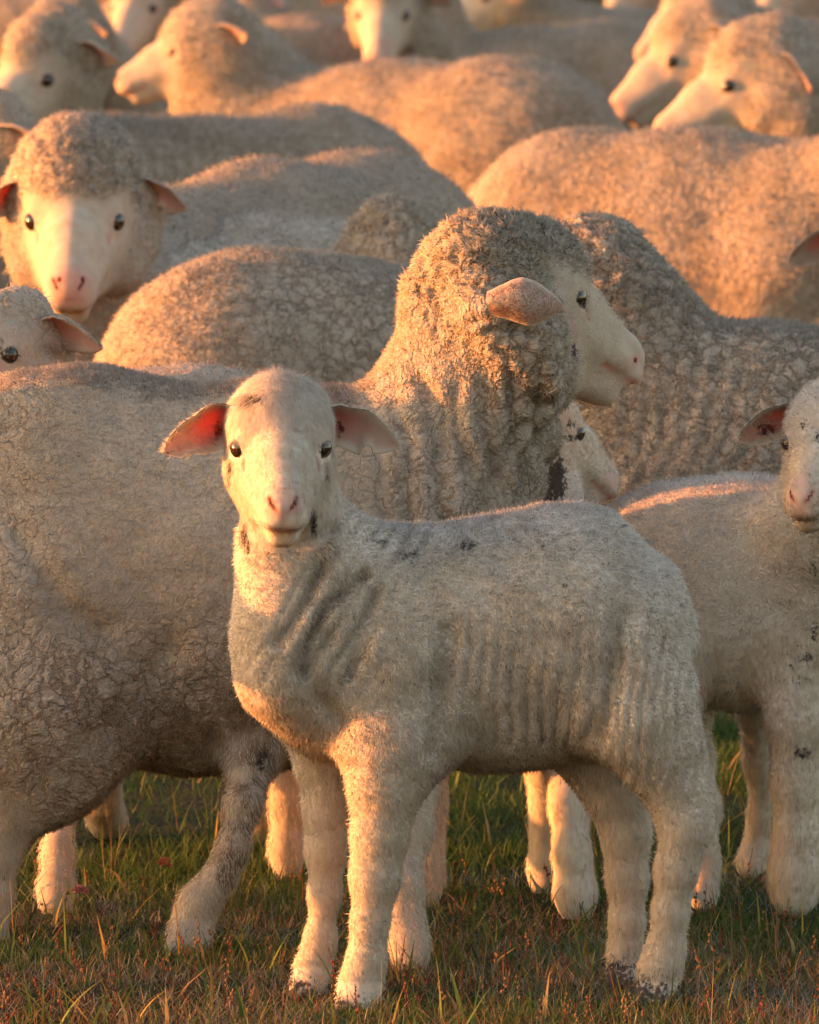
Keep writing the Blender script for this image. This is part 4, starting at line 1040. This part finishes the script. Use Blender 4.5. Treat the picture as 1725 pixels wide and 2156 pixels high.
if want('S24'):
    sheep('sheep at the right edge showing only a translucent red ear and sunlit fleece', 11.6,
      [(1850, 850, 205, 0.3), (1900, 830, 200, 0.8)], [(1860, 740, 150, 0.15), (1880, 640, 100, 0.05), (1890, 570, 85, 0.02)],
      ((1893, 540, 0.0), -93, -14, 0, 1.15), ears=((1, dict(drop=-2)), (-1, dict(swing=26, drop=-2, L=0.125, W=0.031))),
      autol=[(1850, 860, 0.3, 0, -90), (1900, 840, 0.8, 1, -90)], h=0.008, mat='ewe', fib=simple_fib(6000, 0.009, 0.0015, 44))

# ------------------------------------------------------------------ unseen sheep copies added left of the frame to cast shade
def shade_copy(src, x, y, rot, sc, label):
    o = src.copy(); S.collection.objects.link(o)
    o.location = (x, y, 0); o.rotation_euler = (0, 0, R(rot)); o.scale = (sc, sc, sc)
    o['label'] = label
    o.modifiers.clear()
    for ch in list(src.children):
        if ch.name.startswith('eye'):
            c = ch.copy(); S.collection.objects.link(c); c.parent = o
srcs = {o['label'][:12]: o for o in bpy.data.objects if 'label' in o}
if want('N'):
    shade_copy(bpy.data.objects['lamb'], -0.86, 8.0, 12, 0.84, 'unseen lamb copy added beyond the left edge to cast shade')
    A_ = bpy.data.objects.get('sheep.001') or bpy.data.objects.get('sheep')
    for i, (x, y, rot, sc) in enumerate(((-1.45, 8.42, 24, 1.03), (-1.12, 9.35, 5, 1.08), (-2.2, 10.4, -20, 0.95), (-1.6, 11.7, 15, 0.98), (-2.6, 12.3, 40, 1.0), (-2.3, 13.2, 0, 0.92), (-2.0, 15.2, 170, 1.0), (-3.0, 16.2, 20, 0.9), (-2.4, 19.0, 0, 1.0), (-3.0, 21.0, 0, 1.0))):
        shade_copy(A_, x, y, rot, sc, 'unseen sheep copy added beyond the left edge to cast shade')

# ------------------------------------------------------------------ ground
def ground_material():
    t = NT('turf_soil')
    tc = t.n('ShaderNodeTexCoord').outputs['Object']
    n1 = t.n('ShaderNodeTexNoise', {'Vector': tc, 'Scale': 6.0, 'Detail': 5.0}).outputs[0]
    n2 = t.n('ShaderNodeTexNoise', {'Vector': tc, 'Scale': 90.0, 'Detail': 4.0}).outputs[0]
    c = t.mix(t.mr(n1, 0.35, 0.65), (0.040, 0.055, 0.020, 1), (0.070, 0.060, 0.035, 1))
    c = t.mix(t.mr(n2, 0.3, 0.7), c, (0.022, 0.026, 0.012, 1))
    bs = t.n('ShaderNodeBsdfPrincipled', {'Base Color': c, 'Roughness': 0.95, 'Specular IOR Level': 0.1})
    dsp = t.n('ShaderNodeBump', {'Height': n2, 'Distance': 0.02, 'Strength': 0.8}).outputs[0]
    t.t.links.new(dsp, bs.inputs['Normal'])
    t.n('ShaderNodeOutputMaterial', {'Surface': bs.outputs[0]})
    return t.m
def build_ground():
    xs = np.concatenate([[-3000, -600, -150, -40, -15], np.arange(-4, 4.01, 0.06), [15, 40, 150, 600, 3000]])
    ys = np.concatenate([[-800, -100, -20, 0, 4], np.arange(6.5, 13.01, 0.06), [16, 20, 25, 32, 45, 80, 200, 800, 3500]])
    X, Y = np.meshgrid(xs, ys, indexing='ij')
    V = np.stack([X.ravel(), Y.ravel(), X.ravel() * 0], 1)
    m = (np.abs(V[:, 0]) < 3.9) & (V[:, 1] > 6.6) & (V[:, 1] < 12.9)
    V[:, 2] = np.where(m, fbm(V * np.array([3.5, 3.5, 0]), 5, 3) * 0.010 - 0.004, -0.004)
    nx, ny = X.shape
    i = np.arange(nx * ny).reshape(nx, ny)
    F = np.stack([i[:-1, :-1], i[1:, :-1], i[1:, 1:], i[:-1, 1:]], -1).reshape(-1, 4)
    o = link('ground', make_mesh('ground', V, F, None, True, ground_material()))
    o['kind'] = 'structure'
def grass_material():
    t = NT('grass_blades')
    at = t.n('ShaderNodeAttribute', attribute_name='hue').outputs['Color']
    bs = t.n('ShaderNodeBsdfPrincipled', {'Base Color': at, 'Roughness': 0.6, 'Specular IOR Level': 0.25})
    tr = t.n('ShaderNodeBsdfTranslucent', {'Color': at})
    mx = t.n('ShaderNodeMixShader', {0: 0.35, 1: bs.outputs[0], 2: tr.outputs[0]})
    t.n('ShaderNodeOutputMaterial', {'Surface': mx.outputs[0]})
    return t.m
def blades(n, x0, x1, y0, y1, lmin, lmax, wd, cols, seed, spread=0.6, curv=0.5, dens=None, segs=3, power=1.0):
    rs = np.random.RandomState(seed)
    p = np.stack([rs.uniform(x0, x1, n * 2), rs.uniform(y0, y1, n * 2), np.zeros(n * 2)], 1)
    dn = sstep(-0.35, 0.45, fbm(p * 4.5, seed, 3)) if dens is None else dens(p)
    p = p[rs.rand(n * 2) < dn + 0.12][:n]
    k = len(p)
    p[:, 2] = -0.006
    az = rs.uniform(0, 2 * math.pi, k)
    d = np.stack([np.cos(az) * spread * rs.rand(k), np.sin(az) * spread * rs.rand(k), np.ones(k)], 1)
    d /= np.linalg.norm(d, axis=1, keepdims=True)
    L = (lmin + (lmax - lmin) * rs.rand(k) ** power * (0.5 + dn[:1].mean() * 0 + 0.5 * rs.rand(k)))[:, None]
    side = np.stack([-np.sin(az + rs.randn(k) * 0.8), np.cos(az + rs.randn(k) * 0.8), np.zeros(k)], 1)
    bend = np.stack([np.cos(az), np.sin(az), -0.4 * np.ones(k)], 1) * (curv * rs.rand(k) ** 1.5)[:, None]
    Vs = []
    for j in range(segs + 1):
        s = j / segs
        c = p + d * L * s + bend * L * s * s
        ww = wd * (1 - s ** 1.6 * 0.93) * (0.7 + 0.6 * rs.rand(k, 1) * 0 + 0.3)
        Vs += [c - side * ww * 0.5, c + side * ww * 0.5]
    V = np.stack(Vs, 1).reshape(-1, 3)
    i0 = np.arange(k)[:, None] * (2 * segs + 2)
    F = np.concatenate([i0 + [[2 * j, 2 * j + 1, 2 * j + 3, 2 * j + 2]] for j in range(segs)], 1).reshape(-1, 4)
    cc = np.array(cols)[rs.randint(0, len(cols), k)] * (0.65 + 0.7 * rs.rand(k, 1))
    col = np.concatenate([np.repeat(cc, 2 * segs + 2, 0), np.ones((len(V), 1))], 1)
    return V, F, col
def build_grass():
    green = [(0.050, 0.105, 0.020), (0.070, 0.125, 0.026), (0.038, 0.085, 0.018), (0.09, 0.125, 0.03)]
    dry = [(0.30, 0.20, 0.09), (0.24, 0.13, 0.06), (0.34, 0.26, 0.14), (0.20, 0.10, 0.05)]
    red = [(0.26, 0.07, 0.04), (0.22, 0.09, 0.05)]
    silver = [(0.26, 0.28, 0.22), (0.32, 0.32, 0.26), (0.20, 0.24, 0.18)]
    parts = [blades(110000, -1.3, 1.3, 7.4, 10.6, 0.014, 0.044, 0.0018, green, 1, 0.9, 0.7),
             blades(42000, -1.3, 1.3, 7.4, 8.9, 0.012, 0.036, 0.0013, silver, 2, 1.3, 0.9),
             blades(18000, -1.3, 1.3, 7.4, 8.5, 0.015, 0.05, 0.0010, dry, 3, 1.3, 0.9),
             blades(3500, -1.3, 1.3, 7.4, 8.6, 0.02, 0.055, 0.0012, red, 4, 1.0, 0.6),
             blades(1100, -1.3, 1.3, 7.4, 10.0, 0.04, 0.09, 0.0019, green + [(0.16, 0.15, 0.04)], 5, 0.5, 0.5, segs=5, power=1.6),
             blades(700, -1.3, 1.3, 7.4, 10.0, 0.06, 0.12, 0.0009, dry, 6, 0.4, 0.3, segs=4, power=1.4),
             blades(7000, -0.7, 0.7, 7.55, 8.15, 0.012, 0.045, 0.0013, dry + red + [(0.42, 0.34, 0.24)], 14, 1.2, 0.9),
             blades(200, -0.8, 0.8, 7.6, 9.2, 0.05, 0.10, 0.0030, [(0.10, 0.16, 0.04), (0.16, 0.20, 0.05), (0.30, 0.22, 0.05)], 15, 0.6, 0.5, segs=6, power=1.3),
             blades(60000, -9, 9, 5.0, 32.0, 0.03, 0.08, 0.005, green + dry[:1], 7, 0.9, 0.7, segs=2)]
    # seed heads: small beads along some stalks
    rs = np.random.RandomState(9)
    n = 420
    P0 = np.stack([rs.uniform(-1.0, 1.0, n), rs.uniform(7.5, 8.8, n), np.zeros(n)], 1)
    Vb, Fb, Cb = [], [], []; off = 0
    for p in P0:
        hgt = rs.uniform(0.025, 0.06); lean = rs.uniform(-0.3, 0.3, 2)
        c = [(0.24, 0.07, 0.04), (0.20, 0.12, 0.06), (0.30, 0.16, 0.08)][rs.randint(3)]
        for q in range(rs.randint(4, 9)):
            s = 0.45 + 0.07 * q
            ctr = p + np.array([lean[0] * hgt * s, lean[1] * hgt * s, hgt * s]) + rs.randn(3) * 0.0016
            r = rs.uniform(0.0011, 0.0020)
            o8 = np.array([(1, 0, 0), (0, 1, 0), (-1, 0, 0), (0, -1, 0), (0, 0, 1.3), (0, 0, -1.3)]) * r + ctr
            Vb.append(o8)
            for a, b in ((0, 1), (1, 2), (2, 3), (3, 0)):
                Fb.append((off + a, off + b, off + 4, off + 4)); Fb.append((off + b, off + a, off + 5, off + 5))
            Cb.append(np.tile(np.array([*c, 1.0]), (6, 1))); off += 6
        st = np.array([[-.0005, 0, 0], [.0005, 0, 0], [.0004, 0, 0], [-.0004, 0, 0]]) + p
        st[2:] += np.array([lean[0] * hgt, lean[1] * hgt, hgt])
        Vb.append(st); Fb.append((off, off + 1, off + 2, off + 3)); Cb.append(np.tile(np.array([*c, 1.0]), (4, 1))); off += 4
    seedV, seedF, seedC = np.concatenate(Vb), np.array(Fb), np.concatenate(Cb)
    off = 0; Vs, Fs, Cs = [], [], []
    for v, f, c in parts:
        Vs.append(v); Fs.append(f + off); Cs.append(c); off += len(v)
    gm = grass_material()
    me = make_mesh('grass', np.concatenate(Vs), np.concatenate(Fs), {'hue': np.concatenate(Cs)}, True, gm)
    o = link('grass', me); o['kind'] = 'stuff'
    o['label'] = 'short turf of green, silvery and dry blades under the flock'; o['category'] = 'grass'
    # octahedra need true triangles
    me2 = bpy.data.meshes.new('seed_heads')
    me2.from_pydata(seedV.tolist(), [], [tuple(dict.fromkeys(f)) for f in seedF.tolist()])
    at = me2.attributes.new('hue', 'FLOAT_COLOR', 'POINT'); at.data.foreach_set('color', seedC.astype(np.float32).ravel())
    me2.materials.append(gm)
    o2 = link('seed_heads', me2); o2['kind'] = 'stuff'
    o2['label'] = 'scattered reddish seed heads standing in the foreground turf'; o2['category'] = 'seed heads'
def flower(u, v, Yv, hgt, label, col, cat='flower'):
    rs = np.random.RandomState(int(u))
    base = P(u, Yv, gY(Yv)); base[2] = 0
    top = P(u, v, base[1])
    hgt = top[2]
    import bmesh
    bm = bmesh.new()
    for i in range(6):
        z0, z1 = hgt * i / 6, hgt * (i + 1) / 6
        a = Vector((0.004 * math.sin(i), 0, z0)); b = Vector((0.004 * math.sin(i + 1), 0, z1))
        bmesh.ops.create_cone(bm, cap_ends=True, segments=6, radius1=0.0009, radius2=0.0008, depth=z1 - z0 + 0.001, matrix=Matrix.Translation((a + b) / 2))
    me = bpy.data.meshes.new('stem'); bm.to_mesh(me); bm.free()
    me.materials.append(simple('stem_green', (0.10, 0.11, 0.04), 0.7))
    bm = bmesh.new()
    for i in range(40):
        th, ph = rs.uniform(0, 1.9), rs.uniform(0, 6.28)
        d = Vector((math.sin(th) * math.cos(ph), math.sin(th) * math.sin(ph), math.cos(th) * 0.7))
        bmesh.ops.create_icosphere(bm, subdivisions=1, radius=0.0026, matrix=Matrix.Translation(d * 0.0075) @ d.to_track_quat('Z', 'Y').to_matrix().to_4x4() @ Matrix.Diagonal((0.6, 0.6, 1.5, 1)))
    me3 = bpy.data.meshes.new('blossom'); bm.to_mesh(me3); bm.free()
    me3.materials.append(simple('petals', col, 0.7))
    r = bpy.data.objects.new('thrift_flower', None); S.collection.objects.link(r); r.location = base
    r['label'] = label; r['category'] = cat; r['group'] = 'small flowers in the turf'
    link('stem', me, r); link('blossom', me3, r, (0.004 * math.sin(6), 0, hgt))
if want('G'):
    build_ground()
    build_grass()
    flower(172, 1878, 1960, 0.05, 'pink pompom flower on a stem at the lower left, nearest the woolly hind leg', (0.50, 0.14, 0.13))
    flower(348, 1820, 1900, 0.05, 'orange-lit flower head left of the brown stepping leg, the tallest of three', (0.45, 0.13, 0.06))
    flower(424, 1884, 1940, 0.05, 'dull purple flower head just left of the brown stepping leg', (0.16, 0.06, 0.08))
else:
    build_ground()
